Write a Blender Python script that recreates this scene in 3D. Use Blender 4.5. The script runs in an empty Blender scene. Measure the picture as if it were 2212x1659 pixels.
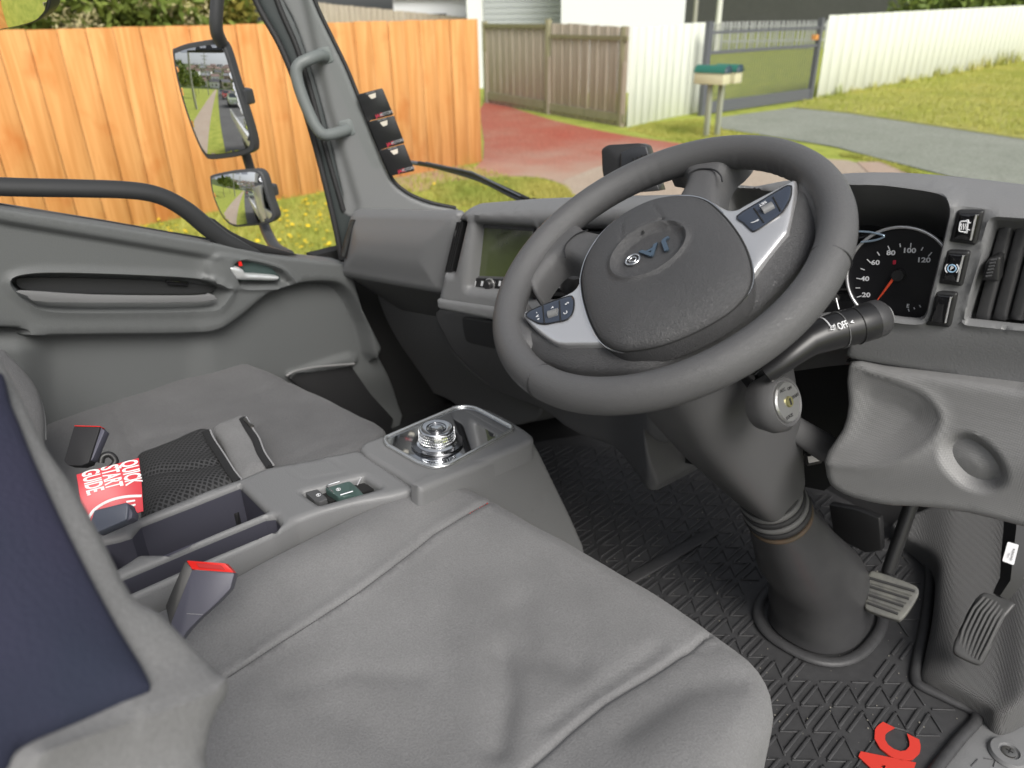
import bpy, bmesh, math, random
import numpy as np
from mathutils import Vector, Matrix
from mathutils.geometry import delaunay_2d_cdt
random.seed(4); rng = np.random.default_rng(4)
sc = bpy.context.scene
# ------------------------------------------------------------------ camera
# vehicle frame: x right, y forward, z up, ground z = 0, metres
PW, PH = 2212.0, 1659.0
FPX = 1600.0
CAM = np.array([0.0, 0.0, 2.25])
_y, _p, _r = [math.radians(a) for a in (46.0, 26.64, 1.0)]
FW = np.array([-math.sin(_y)*math.cos(_p), math.cos(_y)*math.cos(_p), -math.sin(_p)])
_R = np.array([math.cos(_y), math.sin(_y), 0.0]); _U = np.cross(_R, FW)
RT = _R*math.cos(_r) - _U*math.sin(_r); UP = _U*math.cos(_r) + _R*math.sin(_r)
cam_d = bpy.data.cameras.new('camera'); cam = bpy.data.objects.new('camera', cam_d); sc.collection.objects.link(cam)
cam.matrix_world = Matrix(((RT[0], UP[0], -FW[0], CAM[0]), (RT[1], UP[1], -FW[1], CAM[1]), (RT[2], UP[2], -FW[2], CAM[2]), (0, 0, 0, 1)))
cam_d.sensor_width = 36.0; cam_d.lens = 36.0*FPX/PW; cam_d.clip_start = 0.02; cam_d.clip_end = 3000
cam_d.dof.use_dof = True; cam_d.dof.focus_distance = 1.02; cam_d.dof.aperture_fstop = 5.2
sc.camera = cam
# ------------------------------------------------------------------ light: bright overcast day
SUN_EL, SUN_AZ = math.radians(44), math.radians(112)     # azimuth clockwise from +y
w = bpy.data.worlds.new("World"); sc.world = w; w.use_nodes = True
nt = w.node_tree; bg = nt.nodes['Background']
sky = nt.nodes.new('ShaderNodeTexSky'); sky.sky_type = 'NISHITA'; sky.sun_disc = False
sky.sun_elevation = SUN_EL; sky.sun_rotation = SUN_AZ; sky.air_density = 1.0; sky.dust_density = 4.0
hs = nt.nodes.new('ShaderNodeHueSaturation'); hs.inputs['Saturation'].default_value = 0.25
nt.links.new(sky.outputs[0], hs.inputs['Color'])
nt.links.new(hs.outputs[0], bg.inputs['Color']); bg.inputs['Strength'].default_value = 0.12
sd = bpy.data.lights.new('sun', 'SUN'); sd.energy = 1.9; sd.angle = math.radians(28); sd.color = (1.0, 0.96, 0.9)
so = bpy.data.objects.new('sun', sd); sc.collection.objects.link(so)
_sv = Vector((math.sin(SUN_AZ)*math.cos(SUN_EL), math.cos(SUN_AZ)*math.cos(SUN_EL), math.sin(SUN_EL)))
so.rotation_euler = (-_sv).to_track_quat('-Z', 'Y').to_euler()
sc.view_settings.view_transform = 'Standard'; sc.view_settings.look = 'None'
sc.view_settings.exposure = 0.4; sc.view_settings.gamma = 1.0
sc.cycles.max_bounces = 6; sc.cycles.diffuse_bounces = 3; sc.cycles.glossy_bounces = 4; sc.cycles.transparent_max_bounces = 8
sc.cycles.use_denoising = True; sc.cycles.sample_clamp_indirect = 4.0

# ------------------------------------------------------------------ helpers
def ray(px, py):
    d = FW*FPX + RT*(px-PW/2) - UP*(py-PH/2); return d/np.linalg.norm(d)
def project(P):
    v = np.asarray(P, float) - CAM; z = v@FW
    return np.stack([PW/2 + FPX*(v@RT)/z, PH/2 - FPX*(v@UP)/z], -1)
def nrm(v): v = np.asarray(v, float); return v/np.linalg.norm(v)
class Pl:
    """A plane standing in the cab or street; at(px, py) is where the sight line meets it."""
    def __init__(s, o, n, up=(0, 0, 1)):
        s.o = np.asarray(o, float); s.n = nrm(n)
        u = np.cross(np.asarray(up, float), s.n)
        if np.linalg.norm(u) < 1e-3: u = np.array([1.0, 0, 0])
        s.u = nrm(u); s.v = np.cross(s.n, s.u)
    def at(s, px, py, h=0.0):
        d = ray(px, py); k = ((s.o + s.n*h - CAM)@s.n)/(d@s.n); return CAM + d*k
    def uv(s, P): q = np.asarray(P) - s.o; return np.array([q@s.u, q@s.v])
    def puv(s, px, py, h=0.0): return s.uv(s.at(px, py, h))
    def xyz(s, a, h=0.0):
        a = np.asarray(a, float); return s.o + np.multiply.outer(a[..., 0], s.u) + np.multiply.outer(a[..., 1], s.v) + np.multiply.outer(np.broadcast_to(h, a.shape[:-1]), s.n)
def PX(x, yaw=0): t = math.radians(yaw); return Pl((x, 0, 0), (math.cos(t), math.sin(t), 0))
def PZ(z): return Pl((0, 0, z), (0, 0, 1), up=(0, 1, 0))
def PY(y, x0=0.0, yaw=0, lean=0):
    """faces the rear (towards the seats); yaw turns it, lean tips the top away"""
    t, l = math.radians(yaw), math.radians(lean)
    return Pl((x0, y, 2.0), (math.sin(t)*math.cos(l), -math.cos(t)*math.cos(l), math.sin(l)))
def PD(px, py, dist, n): return Pl(CAM + ray(px, py)*dist, n)
def cr(pts, k=6, closed=True):
    """smooth curve through points"""
    p = np.asarray(pts, float); n = len(p); out = []
    rngi = range(n) if closed else range(n-1)
    for i in rngi:
        if closed: a, b, c, d = p[(i-1) % n], p[i], p[(i+1) % n], p[(i+2) % n]
        else: a, b, c, d = p[max(i-1, 0)], p[i], p[i+1], p[min(i+2, n-1)]
        for j in range(k):
            t = j/k
            out.append(0.5*((2*b) + (c-a)*t + (2*a-5*b+4*c-d)*t*t + (3*b-a-3*c+d)*t**3))
    if not closed: out.append(p[-1])
    return np.array(out)
def rc(pts, r, k=4):
    """polygon with rounded corners (r in the units of the points)"""
    p = np.asarray(pts, float); n = len(p); out = []
    for i in range(n):
        a, b, c = p[i-1], p[i], p[(i+1) % n]
        la, lc = np.linalg.norm(a-b), np.linalg.norm(c-b)
        rr = min(r, la*.45, lc*.45); s = b+(a-b)/la*rr; e = b+(c-b)/lc*rr
        for j in range(k+1):
            t = j/k; out.append((1-t)**2*s + 2*t*(1-t)*b + t*t*e)
    return np.array(out)
def segdist(Q, poly, closed=True):
    Q = np.asarray(Q, float); poly = np.asarray(poly, float)
    A = poly if closed else poly[:-1]; B = np.roll(poly, -1, 0) if closed else poly[1:]
    best = np.full(len(Q), 1e9)
    for a, b in zip(A, B):
        ab = b-a; L = ab@ab
        if L < 1e-18: continue
        t = np.clip(((Q-a)@ab)/L, 0, 1); d = np.linalg.norm(Q-a-np.outer(t, ab), axis=1); best = np.minimum(best, d)
    return best
def inside(Q, poly):
    Q = np.asarray(Q, float); poly = np.asarray(poly, float); c = np.zeros(len(Q), bool)
    for a, b in zip(poly, np.roll(poly, -1, 0)):
        if a[1] == b[1]: continue
        m = (a[1] > Q[:, 1]) != (b[1] > Q[:, 1])
        c ^= m & (Q[:, 0] < (b[0]-a[0])*(Q[:, 1]-a[1])/(b[1]-a[1])+a[0])
    return c
def sd(Q, poly):
    """signed distance, positive inside"""
    d = segdist(Q, poly); return np.where(inside(Q, poly), d, -d)
def sst(x, a, b): t = np.clip((x-a)/(b-a), 0, 1); return t*t*(3-2*t)
def resample(p, step, closed=True):
    p = np.asarray(p, float); out = []
    q = np.roll(p, -1, 0) if closed else p[1:]
    for a, b in zip(p, q):
        L = np.linalg.norm(b-a)
        if L < 1e-9: continue
        for j in range(max(1, int(math.ceil(L/step)))): out.append(a+(b-a)*j/max(1, int(math.ceil(L/step))))
    if not closed: out.append(p[-1])
    return np.array(out)
COL = sc.collection
def link_mesh(name, verts, faces, mat, parent=None, smooth=True, mats=None, fmat=None):
    me = bpy.data.meshes.new(name); me.from_pydata([tuple(map(float, v)) for v in verts], [], [tuple(map(int, f)) for f in faces])
    for m in (mats or [mat]): me.materials.append(m)
    if fmat is not None: me.polygons.foreach_set('material_index', list(fmat))
    me.polygons.foreach_set('use_smooth', [smooth]*len(me.polygons)); me.update()
    ob = bpy.data.objects.new(name, me); COL.objects.link(ob)
    if parent is not None: ob.parent = parent
    return ob
def sharp(ob, ang=35):
    me = ob.data; bm = bmesh.new(); bm.from_mesh(me)
    for e in bm.edges:
        if len(e.link_faces) == 2 and e.calc_face_angle(0) > math.radians(ang): e.smooth = False
    bm.to_mesh(me); bm.free(); return ob
def fixn(ob):
    bm = bmesh.new(); bm.from_mesh(ob.data); bmesh.ops.recalc_face_normals(bm, faces=bm.faces); bm.to_mesh(ob.data); bm.free(); return ob
def bevel(ob, wd, seg=3, ang=30):
    m = ob.modifiers.new('bevel', 'BEVEL'); m.width = wd; m.segments = seg; m.limit_method = 'ANGLE'; m.angle_limit = math.radians(ang); return ob
def tag(o, label=None, cat=None, group=None, kind=None):
    if label: o['label'] = label
    if cat: o['category'] = cat
    if group: o['group'] = group
    if kind: o['kind'] = kind
    return o
def thing(name, label, cat, loc=(0, 0, 0), group=None):
    """an Empty at the thing's base; parts keep cab coordinates, so it stays at the origin frame unless moved as a copy"""
    o = bpy.data.objects.new(name, None); COL.objects.link(o); o.empty_display_size = .05; o.location = loc
    return tag(o, label, cat, group)
def relief(name, outline, pl, mat, h=None, step=.01, r=.004, depth=.02, parent=None, holes=(), px=True, back=None, uvmode=False, hp=0.0, feats=()):
    """A moulded panel: outline (pixels of the sight line on the plane, or plane metres) filled with a fine mesh,
    raised by h(uv, pxpy), its rim rounded by r, its sides going back by depth."""
    out = np.array([pl.puv(*p) for p in outline]) if not uvmode else np.asarray(outline, float)
    hol = [np.array([pl.puv(*p) for p in q]) if not uvmode else np.asarray(q, float) for q in holes]
    area = lambda p: .5*np.sum(p[:, 0]*np.roll(p[:, 1], -1)-np.roll(p[:, 0], -1)*p[:, 1])
    out = resample(out, step)
    if area(out) < 0: out = out[::-1]
    hol = [resample(q, step) for q in hol]
    hol = [q[::-1] if area(q) > 0 else q for q in hol]
    lo, hi = out.min(0), out.max(0)
    gx, gy = np.meshgrid(np.arange(lo[0], hi[0], step), np.arange(lo[1], hi[1], step*.87))
    gx = gx + (np.arange(gx.shape[0]) % 2)[:, None]*step*.5
    G = np.stack([gx.ravel(), gy.ravel()], 1)
    def dist(Q):
        d = sd(Q, out)
        for q in hol: d = np.minimum(d, -sd(Q, q))
        return d
    G = G[dist(G) > max(step*.55, r*1.05)]
    rings = []
    for (fp, offs, fclosed) in feats:       # rows of points laid along a crease or lip, so that the mesh follows it
        fl_ = np.array([pl.puv(*q) if hp == 0 else pl.uv(pl.at(*q, hp)) for q in fp]); fl_ = resample(fl_, step*.8, fclosed)
        t = (np.roll(fl_, -1, 0)-np.roll(fl_, 1, 0)) if fclosed else np.gradient(fl_, axis=0); nn = np.stack([-t[:, 1], t[:, 0]], 1); nn /= np.linalg.norm(nn, axis=1)[:, None]+1e-12
        lim = max(abs(o) for o in offs)
        G = G[segdist(G, fl_, fclosed) > lim+step*.5]
        rings = [q[segdist(q, fl_, fclosed) > lim+step*.3] for q in rings]
        for o in offs:
            q = fl_+nn*o; q = q[segdist(q, fl_, fclosed) > abs(o)*.92-1e-6] if len(q) else q; q = q[dist(q) > step*.3]
            rings.append(q)
    nf_ = len(rings)
    if r > 0:
        for lp in [out]+hol:
            t = np.roll(lp, -1, 0)-np.roll(lp, 1, 0); nn = np.stack([-t[:, 1], t[:, 0]], 1); nn /= np.linalg.norm(nn, axis=1)[:, None]+1e-12
            for f in (.12, .4, 1.0): 
                q = lp+nn*r*f; dq = dist(q); rings.append(q[dq > r*f*.9])
    V = np.concatenate([out]+hol+rings+[G]); nb = len(out)+sum(len(q) for q in hol)
    edges = []; s = 0; loops = []
    for lp in [out]+hol:
        n = len(lp); loops.append(list(range(s, s+n))); edges += [(s+i, s+(i+1) % n) for i in range(n)]; s += n
    rv, re, rf, ov, oe, of = delaunay_2d_cdt([Vector(v) for v in V], edges, [], 0, 1e-7)
    P2 = np.array([tuple(v) for v in rv])
    F = np.array([f for f in rf if len(f) == 3]); cen = P2[F].mean(1)
    F = F[dist(cen) > 0]
    idx = {}
    for i, o in enumerate(ov):
        for k in o: idx[k] = i
    d = np.maximum(dist(P2), 0)
    x = np.clip(d/max(r, 1e-9), 0, 1) if r > 0 else np.ones(len(P2))
    hh = -r*(1-np.sqrt(np.clip(1-(1-x)**2, 0, 1))) if r > 0 else np.zeros(len(P2))
    if h is not None: hh = hh + h(P2, project(pl.xyz(P2, hp)), d)
    X = pl.xyz(P2, hh)
    faces = [list(f) for f in F]
    a2 = P2[F[:, 1]]-P2[F[:, 0]]; b2 = P2[F[:, 2]]-P2[F[:, 0]]
    faces = [f if (a[0]*b[1]-a[1]*b[0]) > 0 else f[::-1] for f, a, b in zip(faces, a2, b2)]
    verts = list(X); bk = (-pl.n*depth) if back is None else np.asarray(back, float)
    for lp in loops:
        ids = [idx.get(i) for i in lp]; ids = [i for i in ids if i is not None]
        base = len(verts); verts += [X[i]+bk for i in ids]; n = len(ids)
        for i in range(n):
            j = (i+1) % n; faces.append([ids[j], ids[i], base+i, base+j])
    ob = link_mesh(name, verts, faces, mat, parent); sharp(ob, 50 if r > 0 else 30); return ob
def slab(name, poly, pl, mat, t=.01, h=0.0, bev=.001, parent=None, px=True, seg=2):
    """flat plate: polygon on the plane lifted by h, thickness t going back"""
    p = np.array([pl.at(*q, h) for q in poly]) if px else pl.xyz(np.asarray(poly, float), h)
    n = len(p); v = list(p)+list(p-pl.n*t); f = [list(range(n)), list(range(2*n-1, n-1, -1))]+[[i, i+n, (i+1) % n+n, (i+1) % n] for i in range(n)]
    ob = fixn(link_mesh(name, v, f, mat, parent, smooth=bev > 0))
    if bev > 0: bevel(ob, bev, seg)
    return ob
def tube(name, pts, r, mat, parent=None, sides=12, caps=True, flat=None, closed=False):
    """r: number or list; flat=(vector, factor) squashes the section along a vector"""
    P = np.asarray(pts, float); n = len(P); rr = np.broadcast_to(np.asarray(r, float), (n,)) if np.ndim(r) == 0 else np.asarray(r, float)
    V, F = [], []; up = np.array([0.13, 0.2, 1.0])
    prev = None
    for i in range(n):
        t = nrm(P[(i+1) % n]-P[i-1]) if closed else nrm(P[min(i+1, n-1)]-P[max(i-1, 0)])
        if prev is None: a = nrm(np.cross(t, up))
        else: a = nrm(prev-t*(prev@t))
        prev = a; b = np.cross(t, a)
        for k in range(sides):
            ang = 2*math.pi*k/sides; o = (a*math.cos(ang)+b*math.sin(ang))*rr[i]
            if flat is not None: fv = nrm(flat[0]); o = o - fv*(o@fv)*(1-flat[1])
            V.append(P[i]+o)
    m = n if closed else n-1
    for i in range(m):
        for k in range(sides):
            j = (i+1) % n; F.append([i*sides+k, i*sides+(k+1) % sides, j*sides+(k+1) % sides, j*sides+k])
    if caps and not closed: F += [list(range(sides))[::-1], list(range((n-1)*sides, n*sides))]
    ob = fixn(link_mesh(name, V, F, mat, parent)); sharp(ob, 50); return ob
def lathe(name, o, axis, prof, mat, parent=None, seg=48, ref=(0, 0, 1), sq=None):
    """prof: [(distance along axis, radius)]"""
    ax = nrm(axis); a = np.cross(ax, ref); a = nrm(a) if np.linalg.norm(a) > 1e-3 else np.array([1.0, 0, 0]); b = np.cross(ax, a)
    V, F = [], []
    for (t, rad) in prof:
        for k in range(seg):
            an = 2*math.pi*k/seg; c, s = math.cos(an), math.sin(an)
            if sq: c = math.copysign(abs(c)**sq, c); s = math.copysign(abs(s)**sq, s)
            V.append(np.asarray(o)+ax*t+(a*c+b*s)*rad)
    for i in range(len(prof)-1):
        for k in range(seg): F.append([i*seg+k, i*seg+(k+1) % seg, (i+1)*seg+(k+1) % seg, (i+1)*seg+k])
    F += [list(range(seg))[::-1], list(range((len(prof)-1)*seg, len(prof)*seg))]
    ob = fixn(link_mesh(name, V, F, mat, parent)); sharp(ob, 40); return ob
def box(name, c, size, mat, parent=None, axes=None, bev=0.0, seg=2):
    ax = [np.array(a, float) for a in (axes if axes is not None else ((1, 0, 0), (0, 1, 0), (0, 0, 1)))]
    V = [np.asarray(c)+ax[0]*sx*size[0]/2+ax[1]*sy*size[1]/2+ax[2]*sz*size[2]/2 for sx in (-1, 1) for sy in (-1, 1) for sz in (-1, 1)]
    F = [(0, 1, 3, 2), (4, 6, 7, 5), (0, 4, 5, 1), (2, 3, 7, 6), (0, 2, 6, 4), (1, 5, 7, 3)]
    ob = fixn(link_mesh(name, V, F, mat, parent, smooth=bev > 0))
    if bev: bevel(ob, bev, seg)
    return ob
class MB:
    """collects boxes into one mesh"""
    def __init__(s): s.V = []; s.F = []
    def box(s, c, size, axes=None):
        ax = [np.array(a, float) for a in (axes if axes is not None else ((1, 0, 0), (0, 1, 0), (0, 0, 1)))]; b = len(s.V)
        s.V += [np.asarray(c)+ax[0]*sx*size[0]/2+ax[1]*sy*size[1]/2+ax[2]*sz*size[2]/2 for sx in (-1, 1) for sy in (-1, 1) for sz in (-1, 1)]
        s.F += [tuple(b+i for i in f) for f in ((0, 1, 3, 2), (4, 6, 7, 5), (0, 4, 5, 1), (2, 3, 7, 6), (0, 2, 6, 4), (1, 5, 7, 3))]
    def build(s, name, mat, parent=None, smooth=False, bev=0):
        ob = link_mesh(name, s.V, s.F, mat, parent, smooth=smooth or bev > 0); fixn(ob)
        if bev: bevel(ob, bev, 2)
        return ob
def text(name, s, pl, at, to, size, mat, parent=None, h=.0008, ext=.0002, flip=1, px=True, bold=0.0, xs=1.0):
    """lettering lying on a plane: starts at sight line `at`, runs towards `to`; size = letter height in metres"""
    cu = bpy.data.curves.new(name, 'FONT'); cu.body = s; cu.size = size/0.7; cu.extrude = ext; cu.offset = bold
    cu.align_x = 'CENTER'; cu.align_y = 'CENTER'; cu.resolution_u = 3
    tmp = bpy.data.objects.new(name, cu); COL.objects.link(tmp)
    me = bpy.data.meshes.new_from_object(tmp.evaluated_get(bpy.context.evaluated_depsgraph_get())); bpy.data.objects.remove(tmp)
    a = pl.at(*at, h) if px else np.asarray(at, float); b = pl.at(*to, h) if px else np.asarray(to, float)
    x = nrm(b-a); z = pl.n; y = np.cross(z, x)*flip; c = a if px != 'mid' else (a+b)/2
    M = Matrix(((x[0]*xs, y[0], z[0], c[0]), (x[1]*xs, y[1], z[1], c[1]), (x[2]*xs, y[2], z[2], c[2]), (0, 0, 0, 1)))
    me.transform(M); me.materials.clear(); me.materials.append(mat)
    ob = bpy.data.objects.new(name, me); COL.objects.link(ob)
    if parent is not None: ob.parent = parent
    return ob

# ------------------------------------------------------------------ materials
MATS = {}
def mat(name, col, rough=.5, metal=0.0, spec=.5, bump=None, var=None, coat=0.0, coord='Object', emit=None, sheen=0.0, speck=None):
    """bump=(kind, scale, strength, distance); var=(scale, amount, second colour)"""
    if name in MATS: return MATS[name]
    m = bpy.data.materials.new(name); m.use_nodes = True; t = m.node_tree; b = t.nodes['Principled BSDF']
    b.inputs['Base Color'].default_value = (*col, 1); b.inputs['Roughness'].default_value = rough; b.inputs['Metallic'].default_value = metal
    b.inputs['Specular IOR Level'].default_value = spec; b.inputs['Coat Weight'].default_value = coat; b.inputs['Sheen Weight'].default_value = sheen
    tc = t.nodes.new('ShaderNodeTexCoord'); co = tc.outputs[coord]
    if var:
        n = t.nodes.new('ShaderNodeTexNoise'); n.inputs['Scale'].default_value = var[0]; n.inputs['Detail'].default_value = 5; t.links.new(co, n.inputs['Vector'])
        r = t.nodes.new('ShaderNodeValToRGB'); r.color_ramp.elements[0].position = .5-var[1]; r.color_ramp.elements[1].position = .5+var[1]
        r.color_ramp.elements[0].color = (*col, 1); r.color_ramp.elements[1].color = (*var[2], 1)
        t.links.new(n.outputs['Fac'], r.inputs['Fac']); t.links.new(r.outputs['Color'], b.inputs['Base Color'])
    if speck:
        n = t.nodes.new('ShaderNodeTexNoise'); n.inputs['Scale'].default_value = speck[0]; n.inputs['Detail'].default_value = 2; t.links.new(co, n.inputs['Vector'])
        mr = t.nodes.new('ShaderNodeMapRange'); mr.inputs['From Min'].default_value = .3; mr.inputs['From Max'].default_value = .7; mr.inputs['To Min'].default_value = 1-speck[1]; mr.inputs['To Max'].default_value = 1+speck[1]; t.links.new(n.outputs['Fac'], mr.inputs['Value'])
        ml = t.nodes.new('ShaderNodeVectorMath'); ml.operation = 'SCALE'; t.links.new(mr.outputs[0], ml.inputs['Scale'])
        if b.inputs['Base Color'].is_linked: t.links.new(b.inputs['Base Color'].links[0].from_socket, ml.inputs[0])
        else: ml.inputs[0].default_value = col
        t.links.new(ml.outputs[0], b.inputs['Base Color'])
    if bump:
        k, s, st, di = bump; bp = t.nodes.new('ShaderNodeBump'); bp.inputs['Strength'].default_value = st; bp.inputs['Distance'].default_value = di
        if k == 'grain':      # leather grain: cells broken by noise
            v = t.nodes.new('ShaderNodeTexVoronoi'); v.feature = 'DISTANCE_TO_EDGE'; v.inputs['Scale'].default_value = s
            nn = t.nodes.new('ShaderNodeTexNoise'); nn.inputs['Scale'].default_value = s*.6; nn.inputs['Detail'].default_value = 3
            mx = t.nodes.new('ShaderNodeMixRGB'); mx.blend_type = 'LINEAR_LIGHT'; mx.inputs['Fac'].default_value = .006*300/s*2
            t.links.new(co, nn.inputs['Vector']); t.links.new(co, mx.inputs[1]); t.links.new(nn.outputs['Color'], mx.inputs[2]); t.links.new(mx.outputs[0], v.inputs['Vector'])
            cl = t.nodes.new('ShaderNodeMapRange'); cl.inputs['From Max'].default_value = .25; t.links.new(v.outputs['Distance'], cl.inputs['Value']); t.links.new(cl.outputs[0], bp.inputs['Height'])
        elif k == 'noise':
            nn = t.nodes.new('ShaderNodeTexNoise'); nn.inputs['Scale'].default_value = s; nn.inputs['Detail'].default_value = 4; t.links.new(co, nn.inputs['Vector']); t.links.new(nn.outputs['Fac'], bp.inputs['Height'])
        elif k == 'weave':
            w1 = t.nodes.new('ShaderNodeTexWave'); w1.inputs['Scale'].default_value = s; w1.bands_direction = 'X'; w2 = t.nodes.new('ShaderNodeTexWave'); w2.inputs['Scale'].default_value = s; w2.bands_direction = 'Y'
            w3 = t.nodes.new('ShaderNodeTexWave'); w3.inputs['Scale'].default_value = s; w3.bands_direction = 'Z'
            for q in (w1, w2, w3): q.inputs['Distortion'].default_value = .6; t.links.new(co, q.inputs['Vector'])
            a1 = t.nodes.new('ShaderNodeMath'); a1.operation = 'ADD'; a2 = t.nodes.new('ShaderNodeMath'); a2.operation = 'ADD'
            t.links.new(w1.outputs['Fac'], a1.inputs[0]); t.links.new(w2.outputs['Fac'], a1.inputs[1]); t.links.new(a1.outputs[0], a2.inputs[0]); t.links.new(w3.outputs['Fac'], a2.inputs[1]); t.links.new(a2.outputs[0], bp.inputs['Height'])
        t.links.new(bp.outputs[0], b.inputs['Normal'])
    if emit: b.inputs['Emission Color'].default_value = (*emit[0], 1); b.inputs['Emission Strength'].default_value = emit[1]
    MATS[name] = m; return m
g = lambda v, t=1.0: (v, v*t, v)
plast = mat('grey moulded plastic', (.180, .182, .185), .46, bump=('noise', 420, .4, .0010))
plast_d = mat('dark grey plastic', (.075, .076, .078), .5, bump=('noise', 900, .25, .0006))
plast_lt = mat('light grey grained plastic', (.21, .21, .21), .5, bump=('weave', 120, .16, .0010))
plast_door = mat('door trim plastic', (.118, .124, .124), .48, bump=('noise', 420, .4, .0010))
pillar_m = mat('pillar trim plastic', (.155, .16, .16), .55, bump=('noise', 900, .2, .0005))
grain = mat('grained leather rim', (.098, .098, .100), .40, bump=('grain', 260, .3, .0015), spec=.35)
grain2 = mat('grained airbag cover', (.062, .062, .064), .48, bump=('grain', 230, .4, .0026))
fabric = mat('grey seat cover fabric', (.160, .160, .162), .95, spec=.1, bump=('noise', 420, .45, .0018), var=(7, .22, (.205, .205, .207)), sheen=.1, speck=(420, .10))
fabric_d = mat('seat cover fabric in grey', (.105, .105, .108), .95, spec=.1, bump=('noise', 420, .45, .0018), var=(6, .25, (.145, .145, .148)), sheen=.1, speck=(420, .10))
navy = mat('navy vinyl', (.040, .039, .068), .85, spec=.15, var=(9, .25, (.028, .034, .055)), bump=('noise', 300, .4, .0015))
black = mat('black plastic', (.022, .022, .023), .4, bump=('noise', 900, .15, .0004))
black_m = mat('matt black', (.012, .012, .012), .75)
gloss = mat('gloss black', (.008, .008, .009), .08, coat=.5)
piano = mat('mirror lacquer', (.50, .51, .53), .03, metal=1.0)
chrome = mat('chrome', (.85, .86, .87), .12, metal=1.0)
satin = mat('satin silver', (.80, .80, .81), .34, metal=.8)
steel = mat('worn steel', (.35, .34, .32), .35, metal=1.0)
white_ink = mat('white print', (.75, .76, .78), .5)
rubber = mat('black rubber', (.020, .020, .021), .65, bump=('noise', 500, .3, .001))
mat_rub = mat('floor mat rubber', (.042, .042, .044), .5, bump=('noise', 300, .35, .001), var=(60, .25, (.055, .055, .057)))
red_ink = mat('red rubber', (.62, .045, .03), .5)
red = mat('red plastic', (.75, .02, .015), .35)
orange = mat('orange needle', (.9, .10, .04), .4)
navy_pl = mat('slate buckle plastic', (.085, .085, .115), .45, bump=('noise', 900, .2, .0005))
blue_btn = mat('slate blue button', (.040, .050, .072), .25)
green_btn = mat('green grey button', (.06, .10, .09), .3)
# ------------------------------------------------------------------ outdoors
def wood(name, c1, c2, sc_=(9, 9, .7), knots=None, rough=.8):
    if name in MATS: return MATS[name]
    m = bpy.data.materials.new(name); m.use_nodes = True; t = m.node_tree; b = t.nodes['Principled BSDF']; b.inputs['Roughness'].default_value = rough; b.inputs['Specular IOR Level'].default_value = .2
    tc = t.nodes.new('ShaderNodeTexCoord'); mp = t.nodes.new('ShaderNodeMapping'); mp.inputs['Scale'].default_value = sc_; t.links.new(tc.outputs['Object'], mp.inputs[0])
    n = t.nodes.new('ShaderNodeTexNoise'); n.inputs['Scale'].default_value = 1.6; n.inputs['Detail'].default_value = 7; n.inputs['Distortion'].default_value = 1.2; t.links.new(mp.outputs[0], n.inputs['Vector'])
    r = t.nodes.new('ShaderNodeValToRGB'); r.color_ramp.elements[0].position = .32; r.color_ramp.elements[1].position = .68; r.color_ramp.elements[0].color = (*c1, 1); r.color_ramp.elements[1].color = (*c2, 1); t.links.new(n.outputs['Fac'], r.inputs[0])
    oi = t.nodes.new('ShaderNodeObjectInfo'); out = r.outputs[0]
    if knots:
        n2 = t.nodes.new('ShaderNodeTexNoise'); n2.inputs['Scale'].default_value = 2.3; n2.inputs['Detail'].default_value = 6; mp2 = t.nodes.new('ShaderNodeMapping'); mp2.inputs['Scale'].default_value = (1, 1, .7); t.links.new(tc.outputs['Object'], mp2.inputs[0]); t.links.new(mp2.outputs[0], n2.inputs['Vector'])
        r2 = t.nodes.new('ShaderNodeValToRGB'); r2.color_ramp.elements[0].position = .56; r2.color_ramp.elements[1].position = .72; r2.color_ramp.elements[0].color = (0, 0, 0, 1); r2.color_ramp.elements[1].color = (.7, .7, .7, 1); t.links.new(n2.outputs['Fac'], r2.inputs[0])
        mx = t.nodes.new('ShaderNodeMixRGB'); mx.inputs[2].default_value = (*knots, 1); t.links.new(r2.outputs[0], mx.inputs[0]); t.links.new(out, mx.inputs[1]); out = mx.outputs[0]
    t.links.new(out, b.inputs['Base Color']); bp = t.nodes.new('ShaderNodeBump'); bp.inputs['Strength'].default_value = .4; bp.inputs['Distance'].default_value = .004; t.links.new(n.outputs['Fac'], bp.inputs['Height']); t.links.new(bp.outputs[0], b.inputs['Normal'])
    MATS[name] = m; return m
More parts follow.
